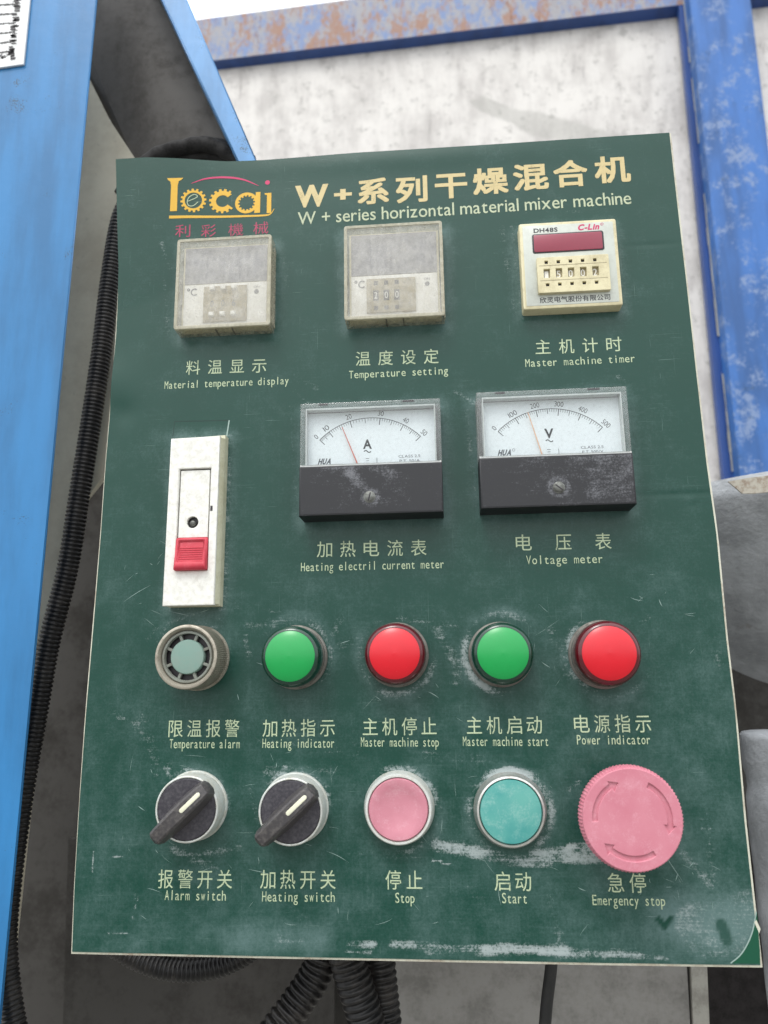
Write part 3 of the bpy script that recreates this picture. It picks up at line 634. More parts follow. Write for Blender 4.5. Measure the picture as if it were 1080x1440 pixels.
# plate behind the film and the box
def outline(e):
    out = []
    for v in np.linspace(float(yb(0.5)), float(yt(xl(340))), 30): out.append((float(xl(v))-e[0], float(v)))
    out = out[::-1]; out[-1] = (out[-1][0], out[-1][1]-e[2])
    for u in np.linspace(2, 258, 14): out.append((u, float(yb(u))-e[2]))
    for v in np.linspace(float(yb(261)), float(yt(xr(345))), 30): out.append((float(xr(v))+e[1], float(v)-(e[2] if v < 1 else 0)))
    for u in np.linspace(250, 4, 24): out.append((u, float(yt(u))-0.3))
    return out
obj('face_plate', MB().prism(outline((0.55, 0.85, 0.9)), -1.6, -0.02, 0.15), 'cream_edge', panel, label='steel face plate with cream painted edge')
obj('enclosure', MB().box(14, 246, 10, 336, -74, -1.7, r=4), 'box', panel, label='grey steel box behind the face plate')

def halo(u, v, c, r, wd, a, a0=None, spread=1.2):
    d = np.abs(np.hypot(u-c[0], v-c[1])-r); x = np.clip(1-d/wd, 0, 1); f = x*x*(3-2*x)*a
    if a0 is not None: f = f*np.clip(0.15+np.cos(np.arctan2(v-c[1], u-c[0])-R_(a0))*spread, 0, 1)
    return f
def sheetwear(u, v):
    R = 0.22+0.28*np.clip((230-v)/200, 0, 1)+0.10*np.clip((u-150)/100, 0, 1)*np.clip((150-v)/60, 0, 1); G = np.zeros_like(u); B = np.zeros_like(u)
    def sR(p, q, wd, a): nonlocal R; R = np.maximum(R, R*0+seg(u, v, p, q, wd, 0.9)*a+R*(1-seg(u, v, p, q, wd, 0.9)))
    def sG(p, q, wd, a, soft=0.7): nonlocal G; G = np.maximum(G, seg(u, v, p, q, wd, soft)*a)
    # long white rub marks along the bottom
    sG((109.73, 5.48), (119.31, 5.33), 3.4, 0.95, 1); sG((109.17, 2.50), (117.92, 2.58), 2.4, 0.9, 1); sG((126.68, 5.64), (150.46, 4.63), 3.4, 0.95, 1); sG((139.63, 2.80), (166.42, 2.59), 2.6, 0.85, 1); sG((153.13, 4.17), (192.95, 4.07), 4.4, 1.0, 1); sG((166.57, 5.77), (190.35, 4.53), 2.0, 0.9, 1); sG((182.38, 3.48), (218.95, 2.64), 4.0, 1.05, 1); sG((213.73, 2.34), (228.69, 1.78), 2.2, 0.95, 1)
    sG((82.08, 6.48), (101.48, 5.16), 5, 0.6); sR((65.29, 6.83), (98.72, 7.63), 9, 0.95)
    # scrape below the stop and start buttons
    sG((143.95, 41.00), (169.32, 36.39), 4.2, 0.95); sG((167.94, 36.13), (186.84, 34.64), 4.2, 0.85); sG((182.92, 36.93), (205.87, 37.99), 6.0, 0.85); sG((195.29, 40.53), (204.71, 40.54), 2.5, 1.0)
    sG((142.70, 35.57), (149.26, 34.04), 1.0, 1.1)
    # dusty patch in the lower right corner
    sG((241.77, 12.05), (254.63, 12.15), 13, 0.62, 0.35); sG((238.36, 16.90), (260.91, 22.67), 6, 0.62); sR((235.42, 13.21), (258.60, 13.39), 17, 1.2)
    for k in range(7): sG((234.35, 15.65), (234.35, 15.65), 0.5, 0)
    for (p, q, wd, a) in (((11.70, 93.10), (29.01, 81.53), 3.2, 0.62), ((13.40, 90.21), (22.65, 87.83), 2.0, 0.8), ((35.82, 70.30), (40.45, 59.27), 5, 0.75), ((24.04, 90.09), (31.78, 67.55), 8, 0.5),
        ((66.76, 122.83), (69.08, 113.99), 3.5, 0.75), ((68.17, 127.24), (92.35, 129.12), 5, 0.6), ((107.32, 119.14), (114.75, 120.45), 5, 0.7), ((104.36, 123.57), (107.35, 129.39), 5, 0.6), ((146.37, 125.66), (154.06, 111.11), 6, 0.68), ((153.77, 102.61), (158.65, 118.19), 6, 0.6), ((192.02, 123.30), (199.41, 104.74), 7, 0.62), ((131.14, 128.90), (157.44, 124.86), 3.5, 0.66),
        ((157.99, 227.06), (166.49, 222.06), 3, 0.7), ((162.40, 220.27), (165.27, 175.59), 2.6, 0.62), ((84.66, 224.34), (88.35, 170.88), 2.0, 0.5), ((85.21, 232.72), (94.91, 222.23), 4, 0.5), ((86.77, 237.73), (96.46, 232.20), 4, 0.6),
        ((21.81, 317.27), (27.13, 261.47), 3.0, 0.52), ((22.29, 307.11), (27.03, 293.88), 3.4, 0.66), ((181.78, 306.07), (185.16, 263.48), 4.5, 0.55), ((186.64, 306.47), (189.06, 259.83), 2.2, 0.6), ((193.41, 312.57), (231.79, 311.43), 2.4, 0.5), ((79.37, 305.35), (82.67, 283.33), 4, 0.5),
        ((155.76, 254.76), (159.50, 271.84), 4, 0.4), ((222.34, 118.43), (232.02, 126.78), 4, 0.5), ((231.52, 227.62), (228.16, 231.05), 3, 0.6),
        ((39.86, 39.07), (56.00, 32.51), 5, 0.66), ((52.95, 37.76), (65.83, 40.42), 5, 0.6), ((76.80, 68.66), (104.30, 68.50), 6, 0.62), ((84.05, 69.99), (101.43, 64.44), 4, 0.75), ((72.16, 81.14), (107.19, 75.86), 4, 0.5), ((113.03, 86.32), (112.96, 75.27), 5, 0.45),
        ((141.52, 75.05), (166.78, 72.15), 6, 0.5), ((140.69, 43.08), (165.40, 40.50), 4, 0.6), ((111.30, 37.85), (137.75, 36.59), 4, 0.5), ((69.59, 64.60), (74.28, 48.39), 4, 0.55), ((200.93, 64.46), (196.62, 61.32), 2.4, 0.75),
        ((246.89, 50.76), (248.55, 28.05), 5, 0.6), ((237.74, 38.03), (247.12, 26.80), 5, 0.68), ((257.68, 117.77), (257.35, 101.11), 6, 0.55), ((29.79, 128.02), (23.90, 122.16), 3, 0.55), ((61.84, 136.34), (80.22, 132.94), 5, 0.55), ((21.55, 27.14), (25.17, 14.16), 4, 0.4),
        ((23.44, 24.53), (26.59, 19.86), 1.2, 0.9), ((26.45, 22.46), (24.01, 14.15), 0.8, 0.85), ((6.74, 39.03), (6.74, 30.25), 1.0, 0.9), ((15.16, 36.38), (19.23, 36.92), 0.8, 0.9), ((13.98, 8.42), (22.61, 8.49), 0.6, 0.8), ((176.81, 8.32), (177.31, 17.73), 3, 0.45), ((186.15, 22.77), (190.41, 5.51), 4, 0.55),
        ((156.60, 25.15), (166.99, 15.17), 7, 0.4), ((84.68, 20.96), (93.15, 12.11), 7, 0.4)):
        sG(p, q, wd, a, 0.95)
    for c, r, a, a0 in (((45.5, 114.3), 14, 0.75, 60), ((45.5, 114.3), 18, 0.55, 100), ((88, 114), 15, 0.7, 20), ((88, 114), 16, 0.6, 80), ((130, 114.4), 15, 0.62, 180), ((130, 114.4), 16, 0.8, -70), ((173, 114), 15, 1.0, 200), ((173, 114), 16, 0.7, 90), ((215, 113), 15.5, 0.8, 190), ((215, 113), 17, 0.55, -80),
        ((46, 54.5), 14.5, 0.95, 60), ((88, 53.7), 14.5, 0.95, 70), ((130, 54.4), 15, 0.85, 60), ((130, 54.4), 16, 0.6, -30), ((173.4, 53.5), 15, 1.1, 80), ((173.4, 53.5), 16, 0.85, 0), ((173.4, 53.5), 16, 0.7, 190)):
        G = np.maximum(G, halo(u, v, c, r, 4.2, a, a0)); R = np.maximum(R, halo(u, v, c, r+1, 7, 0.75, a0, 0.8))
    for (x0, x1, y0, y1, a) in ((33, 77, 258, 303, 0.6), (110, 155, 259, 306, 0.5), (189, 232, 262, 303, 0.5), (91, 152, 170, 221, 0.6), (166, 230, 171, 223, 0.6), (33, 58, 135, 211, 0.95)):
        dx = np.maximum(np.maximum(x0-u, u-x1), 0); dy = np.maximum(np.maximum(y0-v, v-y1), 0); d = np.hypot(dx, dy)
        x = np.clip(1-d/3.2, 0, 1); G = np.maximum(G, x*a*0.7); x = np.clip(1-d/9, 0, 1); R = np.maximum(R, x*0.8)
    # clean spots and the bare corner where the film has torn away
    cu, cv = (227.67, 13.64); B = np.maximum(B, seg(u, v, (226.74, 14.86), (228.63, 12.67), 1.5, 0.4)); B = np.maximum(B, seg(u, v, (228.63, 12.67), (231.21, 15.38), 1.1, 0.4))
    B = np.maximum(B, seg(u, v, (249.36, 13.32), (250.86, 8.01), 2.6, 0.4)*0.8); B = np.maximum(B, seg(u, v, (25.25, 119.76), (25.93, 118.56), 4.0, 0.4)*0.7)
    return np.stack([R, G, B], 1)
paint(film.data, sheetwear, (0, 0, 0))
# torn corner: bare green plate shows as a slightly raised clean piece with a pale torn rim
cpts = [(251.33, 0.35), (254.92, 3.01), (257.86, 6.63), (260.44, 11.47), (262.42, 17.79)]
ced = [(262.65, 17.55), (262.42, 11.00), (262.25, 5.00), (261.84, 0.23)]
zf = lambda x, y: float(disp(x, y))
mb = MB(); k = [(x, y, zf(x, y)+0.10) for x, y in cpts+ced]; mb.add(k, [tuple(range(len(k)))])
me_mat = M('clean_green'); MT['clean'] = me_mat.out(C(14, 78, 56), 0.3)
flat('bare_corner', mb, 'clean', panel, label='clean green corner where the film has torn off')
MT['tear'] = mat_plain('torn_film_edge', (150, 172, 165), 0.5)
sp, _ = smoothpath([(x, y, zf(x, y)+0.16) for x, y in cpts], 24)
flat('torn_edge', MB().add([p for q_ in sp for p in ((q_[0]-0.2, q_[1]+0.14, q_[2]), (q_[0]+0.16, q_[1]-0.12, q_[2]))], [(2*i, 2*i+1, 2*i+3, 2*i+2) for i in range(len(sp)-1)]), 'tear', panel)
mb = MB(); mb.add([(x, y, zf(x, y)+0.2) for x, y in ((261.27, 14.38), (262.12, 15.11), (263.30, 11.98), (262.62, 10.52))], [(0, 1, 2, 3)])
flat('film_flake', mb, 'cream_edge', panel)

MT['scratch'] = mat_print('scratch_pale', (134, 160, 154), 0.95)
rs = random.Random(21); sm_ = MB()
spots = [(48, 112, 22), (48, 60, 26), (90, 60, 22), (150, 56, 30), (175, 60, 24), (130, 110, 22), (190, 110, 22), (225, 40, 22), (240, 30, 18), (160, 20, 60), (90, 20, 50), (30, 40, 20), (25, 150, 20), (235, 130, 25)]
for i in range(210):
    cx, cy, r_ = spots[rs.randrange(len(spots))]; x = cx+rs.gauss(0, r_*0.5); y = cy+rs.gauss(0, r_*0.45); an = rs.choice([0.1, -0.5, 0.9, 1.5, 2.4])+rs.gauss(0, 0.25)
    L = abs(rs.gauss(0, 4))+1.0; bend = rs.gauss(0, 0.035); w0 = 0.05+0.11*rs.random()**3
    pts = [(x+L*(t-.5)*math.cos(an)-bend*L*(t-.5)**2*4*math.sin(an), y+L*(t-.5)*math.sin(an)+bend*L*(t-.5)**2*4*math.cos(an)) for t in [k/8 for k in range(9)]]
    if not all(8 < p[0] < 252 and 5 < p[1] < 335 for p in pts): continue
    q_ = MB().strip(pts, lambda t: w0*2*math.sin(math.pi*min(0.97, max(0.03, t))), 0); sm_.add([(a, b_, float(disp(a, b_))+0.07) for a, b_, c_ in q_.v], q_.f)
o = flat('scratch_marks', sm_, 'scratch', panel, label='fine pale scratches over the film'); o['kind'] = 'stuff'

# captions: Chinese line and English line
CAPS = [('料温显示', (36.54, 244.23), (73.70, 243.81), 'Material temperature display', (26.94, 236.42), (83.88, 236.16)),
 ('温度设定', (114.12, 244.91), (151.33, 244.43), 'Temperature setting', (111.20, 237.59), (155.21, 237.51)),
 ('主机计时', (193.80, 246.35), (231.15, 246.13), 'Master machine timer', (189.11, 239.21), (236.07, 239.23)),
 ('加热电流表', (96.96, 158.85), (143.71, 158.45), 'Heating electril current meter', (90.24, 151.54), (150.67, 151.31)),
 ('电压表', (180.90, 159.36), (220.17, 158.98), 'Voltage meter', (184.93, 152.04), (216.03, 151.79)),
 ('限温报警', (35.56, 85.85), (65.26, 85.69), 'Temperature alarm', (36.28, 79.92), (65.56, 79.67)),
 ('加热指示', (74.85, 85.59), (104.61, 85.57), 'Heating indicator', (74.96, 79.72), (104.31, 79.61)),
 ('主机停止', (115.92, 85.73), (145.80, 85.70), 'Master machine stop', (115.21, 79.92), (146.48, 79.65)),
 ('主机启动', (157.75, 85.85), (187.60, 85.81), 'Master machine start', (156.11, 79.83), (189.60, 79.54)),
 ('电源指示', (200.06, 85.96), (229.94, 85.91), 'Power indicator', (200.86, 79.98), (229.04, 79.85)),
 ('报警开关', (33.96, 28.37), (63.86, 28.35), 'Alarm switch', (36.98, 22.51), (61.46, 22.38)),
 ('加热开关', (74.96, 28.39), (104.96, 28.38), 'Heating switch', (75.92, 22.20), (104.53, 22.22)),
 ('停止', (124.30, 28.32), (138.65, 28.25), 'Stop', (128.06, 21.96), (135.48, 22.00)),
 ('启动', (166.22, 27.97), (180.26, 27.90), 'Start', (168.92, 22.06), (178.20, 21.98)),
 ('急停', (208.84, 27.64), (223.11, 27.57), 'Emergency stop', (202.79, 21.62), (229.60, 21.52))]
for cn, a, b, en, c_, d_ in CAPS:
    mb = MB(); rt = math.atan2(b[1]-a[1], b[0]-a[0])
    wide = (b[0]-a[0]); ln = len(cn)
    # ideographs keep their own width and are spaced out across the caption
    gw = 6.7 if a[1] > 150 else 6.15; step_ = (wide-gw)/(ln-1)
    for i, ch in enumerate(cn):
        cx = a[0]+gw/2+step_*i; cy = a[1]+(b[1]-a[1])*(i/(ln-1))
        word(mb, ch, cx-gw*0.49, cx+gw*0.49, cy, 6.9, 0.09, 0.0, zf=zf, rot=rt)
    word(mb, en, c_[0], d_[0], (c_[1]+d_[1])/2, 3.7, 0.09, 0.0, mono=True, zf=zf, rot=math.atan2(d_[1]-c_[1], d_[0]-c_[0]))
    flat('caption', mb, 'label', panel, label='pale caption reading %s %s' % (cn, en))
mb = MB()
for ch, p, q in (('W', (85.88, 328.82), (101.86, 327.71)), ('+', (104.56, 327.90), (113.01, 327.69)), ('系', (115.71, 328.63), (130.48, 328.35)), ('列', (133.73, 328.50), (148.49, 328.21)), ('干', (152.01, 329.46), (167.06, 329.14)), ('燥', (169.75, 330.45), (186.00, 330.03)), ('混', (188.34, 330.98), (204.49, 330.94)), ('合', (206.80, 331.52), (222.32, 331.14)), ('机', (225.51, 332.39), (241.68, 331.96))):
    h = {'W': 10.6, '+': 7.0}.get(ch, 14.0)
    if ord(ch) > 999:                  # heavy weight: the thin glyph struck several times, each a hair above the last
        k_ = 0
        for ex in (-0.42, 0, 0.42):
            for ey in (-0.3, 0.05, 0.4): word(mb, ch, p[0]+0.42+ex, q[0]-0.42+ex, (p[1]+q[1])/2+ey, h-0.8, 0.09+0.004*k_, 0, zf=zf); k_ += 1
    else: word(mb, ch, p[0], q[0], (p[1]+q[1])/2, h, 0.09, 0.045, zf=zf)
flat('title', mb, 'title', panel, label='bold pale gold title reading W+系列干燥混合机')
mb = MB(); word(mb, 'W + series horizontal material mixer machine', *[k[0] for k in ((87.35, 316.70), (240.82, 317.35))], ((87.35, 316.70)[1]+(240.82, 317.35)[1])/2, 6.6, 0.09, 0.004, zf=zf, rot=0.004)
flat('subtitle', mb, 'subtitle', panel, label='thin subtitle reading W + series horizontal material mixer machine')

# logo
def pz(mb, poly, z=0.09): return mb.add([(x, y, zf(x, y)+z) for x, y in poly], [tuple(range(len(poly)))])
def ringpoly(mb, c, ri, ro, teeth=0, th=0.0, inner_teeth=0, ith=0.0, a0=0, a1=360, n=120, z=0.09):
    vs = []
    for k in range(n+1):
        a = R_(a0+(a1-a0)*k/n); r = ro; q = ri
        if teeth and ((a*teeth/(2*math.pi)) % 1) < 0.5: r = ro+th
        if inner_teeth and ((a*inner_teeth/(2*math.pi)) % 1) < 0.45: q = ri-ith
        for rr_ in (q, r): x, y = c[0]+rr_*math.cos(a), c[1]+rr_*math.sin(a); vs.append((x, y, zf(x, y)+z))
    return mb.add(vs, [(2*k, 2*k+1, 2*k+3, 2*k+2) for k in range(n)])
lt = MB(); a = (24.93, 340.76); b = (26.19, 320.38)
lx0, lx1 = (25.99, 340.68)[0], (29.52, 340.43)[0]; ty = (27.05, 340.60)[1]; by = (27.88, 321.41)[1]
pz(lt, [(lx0-1.6, ty), (lx1+2.6, ty), (lx1+1.8, ty-0.9), (lx1+0.4, ty-1.8), (lx1, ty-4), (lx1, by+2), (lx0+0.2, by+2), (lx0+0.4, ty-4), (lx0, ty-1.8), (lx0-1.2, ty-0.9)])
ringpoly(lt, (37.18, 328.76), 4.1, 5.2, 16, 0.95, n=192)
ringpoly(lt, (51.04, 328.19), 3.1, 5.4, 15, 1.0, a0=38, a1=322, n=180)
ca = (62.63, 326.63); ringpoly(lt, ca, 3.4, 5.5, 0, 0, 14, -0.7, n=168)
pz(lt, [(ca[0]+3.8, ca[1]-5.6), (ca[0]+6.6, ca[1]-5.6), (ca[0]+6.6, ca[1]+5.4), (ca[0]+4.4, ca[1]+5.4)])
ci = (73.45, 325.89); pz(lt, [(ci[0]-1.0, ci[1]-5.4), (ci[0]+1.1, ci[1]-5.4), (ci[0]+1.1, ci[1]+5.3), (ci[0]-2.2, ci[1]+5.3), (ci[0]-2.0, ci[1]+4.5), (ci[0]-1.0, ci[1]+4.2)])
ul = [(25.84, 320.41), (39.72, 320.24), (56.96, 319.84), (71.34, 319.45), (74.40, 320.18), (76.07, 322.70)]
sp, _ = smoothpath([(x, y, 0) for x, y in ul], 60); m1 = MB().strip([(p[0], p[1]) for p in sp], lambda t: 1.5*(1-0.45*t)*(1 if t < 0.9 else (1-t)*8+0.2), 0.09)
m1.v = [(x, y, zf(x, y)+0.1) for x, y, z in m1.v]; lt.add(m1.v, m1.f)
flat('logo', lt, 'gold', panel, label='yellow gear shaped logo lettering')
me_ = MB(); ec = (36.97, 328.77)
sp = [(ec[0]-2.3+0.3*0, ec[1]-0.4), (ec[0]+1.6, ec[1]+1.5), (ec[0]+1.9, ec[1]+2.6), (ec[0]+0.3, ec[1]+3.1), (ec[0]-1.9, ec[1]+1.6), (ec[0]-2.7, ec[1]-0.8), (ec[0]-1.8, ec[1]-2.7), (ec[0]+0.3, ec[1]-2.7), (ec[0]+2.4, ec[1]-0.8)]
s3, _ = smoothpath([(x, y, 0) for x, y in sp], 50); q_ = MB().strip([(p[0], p[1]) for p in s3], 0.34, 0.1); q_.v = [(x, y, zf(x, y)+0.1) for x, y, z in q_.v]; me_.add(q_.v, q_.f)
flat('logo_letter', me_, 'label', panel)
m2 = MB(); sp, _ = smoothpath([(x, y, 0) for x, y in ((35.94, 337.66), (43.18, 340.23), (52.23, 340.74), (60.61, 339.18), (68.30, 335.37))], 50)
m2.strip([(p[0], p[1]) for p in sp], lambda t: 0.15+0.85*math.sin(math.pi*min(1, max(0, t)))**0.8, 0.1); m2.v = [(x, y, zf(x, y)+0.1) for x, y, z in m2.v]
pz(m2, circ(*(72.58, 336.79), 1.15, 20))
flat('logo_swoosh', m2, 'magenta', panel, label='crimson arc and dot over the logo')
m3 = MB()
for ch, p in (('利', (32.56, 313.19)), ('彩', (44.80, 312.96)), ('機', (57.83, 312.86)), ('械', (69.76, 313.01))):
    word(m3, ch, p[0]-3.6, p[0]+3.6, p[1], 6.4, 0.09, 0, zf=zf)
flat('logo_caption', m3, 'pink', panel, label='worn pink line reading 利彩機械')
# cut line of the opening above the breaker
MT['slit'] = mat_plain('cut_line_dark', (20, 50, 44), 0.6)
ct = [(31.83, 211.90), (32.34, 218.89), (57.30, 218.34), (56.33, 210.58)]
m4 = MB()
for p, q in ((ct[0], ct[1]), (ct[1], ct[2])): m4.strip([(p[0]+(q[0]-p[0])*k/10, p[1]+(q[1]-p[1])*k/10) for k in range(11)], 0.28, 0)
m4.v = [(x, y, zf(x, y)+0.06) for x, y, z in m4.v]; flat('cut_line', m4, 'slit', panel)
m4 = MB().strip([(ct[2][0]+(ct[3][0]-ct[2][0])*k/10, ct[2][1]+(ct[3][1]-ct[2][1])*k/10) for k in range(11)], 0.55, 0); m4.v = [(x, y, zf(x, y)+0.08) for x, y, z in m4.v]
flat('cut_line', m4, 'tear', panel)

# ------------------------------------------------------------------ covered temperature units
def digits_block(mb_, cols, w_, h_): pass
def temp_unit(x0, x1, y0, y1, label, left):
    cx, cy = (x0+x1)/2, (y0+y1)/2; hw, hh = (x1-x0)/2, (y1-y0)/2
    b = obj('temperature_unit', MB().box(-hw+1.6, hw-1.6, -hh+1.6, hh-1.6, -0.5, 5.0, 0.4), 'cream', panel, (cx, cy, 0), label)
    obj('display_window', MB().box(-hw+2.6, hw-2.6, 1.6 if left else 0.2, hh-2.4, 5.02, 5.5, 0.15), 'lilac', b)
    obj('fascia', MB().box(-hw+2.6, hw-2.6, -hh+2.4, 1.2 if left else -0.1, 5.02, 5.45, 0.1), 'offwhite', b)
    wx0, wx1 = (-hw+12, -hw+32) if left else (-hw+9.5, -hw+31.5)
    wy0, wy1 = -hh+4.2, -0.5 if left else -2.2
    blk = obj('thumbwheel', MB().box(wx0, wx1, wy0, wy1, 5.4, 6.6, 0.2), 'cream_dirty', b)
    mb = MB(); tt = MB(); rr = random.Random(int(x0)); nb = MB()
    for k in range(3):
        xc = wx0+4.2+k*(5.0 if left else 4.7); ym = (wy0+wy1)/2
        mb.box(xc-1.2, xc+1.2, ym-2.6, ym+2.4, 6.5, 6.68)
        if not left: mb.box(xc-0.9, xc+0.9, wy1-3.2, wy1-1.2, 6.5, 6.68); mb.box(xc-0.9, xc+0.9, wy0+1.2, wy0+3.0, 6.5, 6.68)
        if left: nb.box(xc-1.1, xc+1.1, wy1-2.2, wy1-0.5, 6.5, 8.0, 0.2); nb.box(xc-1.1, xc+1.1, wy0+2.4, wy0+4.2, 6.5, 8.0, 0.2)
        word(tt, '006'[k] if left else '200'[k], xc-0.75, xc+0.75, ym, 3.2, 6.72)
    obj('wheel_slot', mb, 'cream_dirty' if left else 'dark', b, smooth=0)
    if left: obj('wheel_button', nb, 'offwhite', b)
    flat('wheel_digits', tt, 'offwhite' if not left else 'inkgrey', b)
    mk = MB(); yc = wy1-1.9
    word(mk, '°C', -hw+4.0, -hw+8.6, yc, 3.6, 5.6, 0.015); flat('unit_print', mk, 'inkgrey', b); mk = MB(); word(mk, 'ON', hw-8.6, hw-6.0, yc+1.1, 1.1, 5.6)
    flat('indicator_dot', MB().add([(x, y, 5.6) for x, y in circ(hw-7.2, yc-1.3, 1.1, 20)], [tuple(range(20))]), 'inkgrey', b)
    flat('fascia_print', mk, 'inkgrey', b)
    # transparent dusty cover: walls, front pane and rim
    W = 1.1; wl = MB()
    wl.box(-hw, -hw+W, -hh, hh, -0.3, 8.6); wl.box(hw-W, hw, -hh, hh, -0.3, 8.6)
    wl.box(-hw+W+0.02, hw-W-0.02, hh-W, hh, -0.3, 8.6); wl.box(-hw+W+0.02, -hw+18, -hh, -hh+W, -0.3, 8.6); wl.box(-hw+18.4, -hw+25.6, -hh, -hh+W, -0.3, 8.6); wl.box(-hw+26, hw-W-0.02, -hh, -hh+W, -0.3, 8.6)
    wl.box(-hw-0.35, -hw-0.02, -hh+2, hh-14, 0.5, 7.6); wl.box(hw+0.02, hw+0.45, -hh+2, hh-3, 0.5, 3.2); wl.box(hw+0.02, hw+0.3, -hh+2, hh-6, 4.4, 7.6)
    obj('cover_wall', wl, 'cover_wall', b, label='yellowed transparent side wall')
    obj('cover_pane', MB().prism(rrect(-hw+0.6, -hh+0.6, hw-0.6, hh-0.6, 0.4), 8.7, 9.3), 'cover', b, label='dusty transparent hinged cover')
    obj('cover_rim', curve_plate(rrect(-hw, -hh, hw, hh, 1.0), [rrect(-hw+1.0, -hh+1.2, hw-1.0, hh-1.0, 0.5)], 8.62, 9.6, 0.2), 'cover_rim', b)
    sl_ = MB(); sl_.box(-hw+18.02, -hw+18.38, -hh-0.02, -hh+0.8, 0.2, 7.0); sl_.box(-hw+25.62, -hw+25.98, -hh-0.02, -hh+0.8, 0.2, 7.0)
    obj('cover_slot', sl_, 'dark', b, smooth=0)
temp_unit(33.4, 76.9, 259.2, 303.4, 'material temperature unit under a yellowed dusty clear cover below the logo', True)
temp_unit(110.5, 154.4, 259.6, 305.2, 'temperature setting unit under a dusty clear cover with a grey window', False)

# ------------------------------------------------------------------ timer
tx, ty_ = 210.3, 282.4; hw, hh = 21.4, 20.9
tm = obj('timer', MB().box(-hw, hw, -hh, hh, -0.5, 6.6, 0.7, r=1.0), 'cream', panel, (tx, ty_, 0), 'cream timer with dark red display and five digit thumbwheels')
obj('fascia', MB().box(-hw+1.5, hw-1.5, -hh+1.5, hh-1.5, 6.5, 6.75, 0.08, r=0.6), 'facegrey', tm)
obj('display_bezel', MB().box(-15.9, 15.4, 5.6, 15.1, 6.7, 6.95, 0.1, r=1.0), 'dark', tm)
obj('display_window', MB().box(-15.2, 14.7, 6.2, 14.5, 6.9, 7.1, 0.05, r=0.7), 'redwin', tm)
tw = (-14.6, 16.2, -14.4, 2.3)
holes = []; cols = [-14.6+3.7+k*5.25+0.3 for k in range(5)]
for c_ in cols:
    holes += [[(c_-0.9, -0.9), (c_+0.9, -0.9), (c_+0.9, 0.9), (c_-0.9, 0.9)], [(c_-1.5, -7.6), (c_+1.5, -7.6), (c_+1.5, -3.0), (c_-1.5, -3.0)], [(c_-0.9, -11.6), (c_+0.9, -11.6), (c_+0.9, -9.9), (c_-0.9, -9.9)]]
blk = obj('thumbwheel', curve_plate(rrect(*[tw[i] for i in (0, 2, 1, 3)], 0.4), holes, 6.7, 8.8, 0.15), 'cream', tm, label='cream five digit thumbwheel block')
obj('wheel_floor', MB().box(tw[0]+0.5, tw[1]-0.5, tw[2]+0.5, tw[3]-0.5, 6.76, 7.5), 'cream_dirty', tm, smooth=0)
mb = MB()
for c_ in cols:
    for y0, y1 in ((-0.85, 0.85), (-11.55, -9.95)): mb.box(c_-0.85, c_+0.85, y0, y1, 7.5, 7.75)
obj('wheel_button', mb, 'dark', tm, smooth=0)
mb = MB(); lines = MB()
for c_, d in zip(cols, '15002'):
    word(mb, d, c_-0.95, c_+0.75, -5.3, 3.4, 7.56, 0.01)
    lines.box(c_-1.45, c_-1.0, -7.5, -3.1, 7.5, 7.8)
flat('wheel_digits', mb, 'offwhite', tm); obj('wheel_edge', lines, 'dark', tm, smooth=0)
obj('groove', MB().box(tw[0]+0.8, tw[1]-0.8, -1.75, -1.45, 8.8, 8.84).box(tw[0]+0.8, tw[1]-0.8, -8.9, -8.6, 8.8, 8.84), 'cream_dirty', tm, smooth=0)
mb = MB(); word(mb, 'DH48S', -15.0, -4.4, 16.9, 2.0, 6.80, 0.03); flat('model_print', mb, 'ink', tm)
mb = MB(); word(mb, '欣灵电气股份有限公司', -14.2, 16.0, -17.0, 2.8, 6.80, 0); word(mb, '欣灵电气股份有限公司', -14.1, 16.1, -16.95, 2.8, 6.81, 0); flat('maker_print', mb, 'ink', tm)
mb = MB(); word(mb, 'C-Lin', 4.6, 14.0, 17.3, 2.7, 6.80, 0.04, slant=0.25)
for r0, r1 in ((0.62, 0.5),): ringp = MB().strip([(15.1+0.62*math.cos(a/8*math.pi), 18.3+0.62*math.sin(a/8*math.pi)) for a in range(17)], 0.16, 6.8); mb.add(ringp.v, ringp.f)
word(mb, 'R', 14.85, 15.35, 18.3, 0.6, 6.80); flat('brand_print', mb, 'magenta', tm)

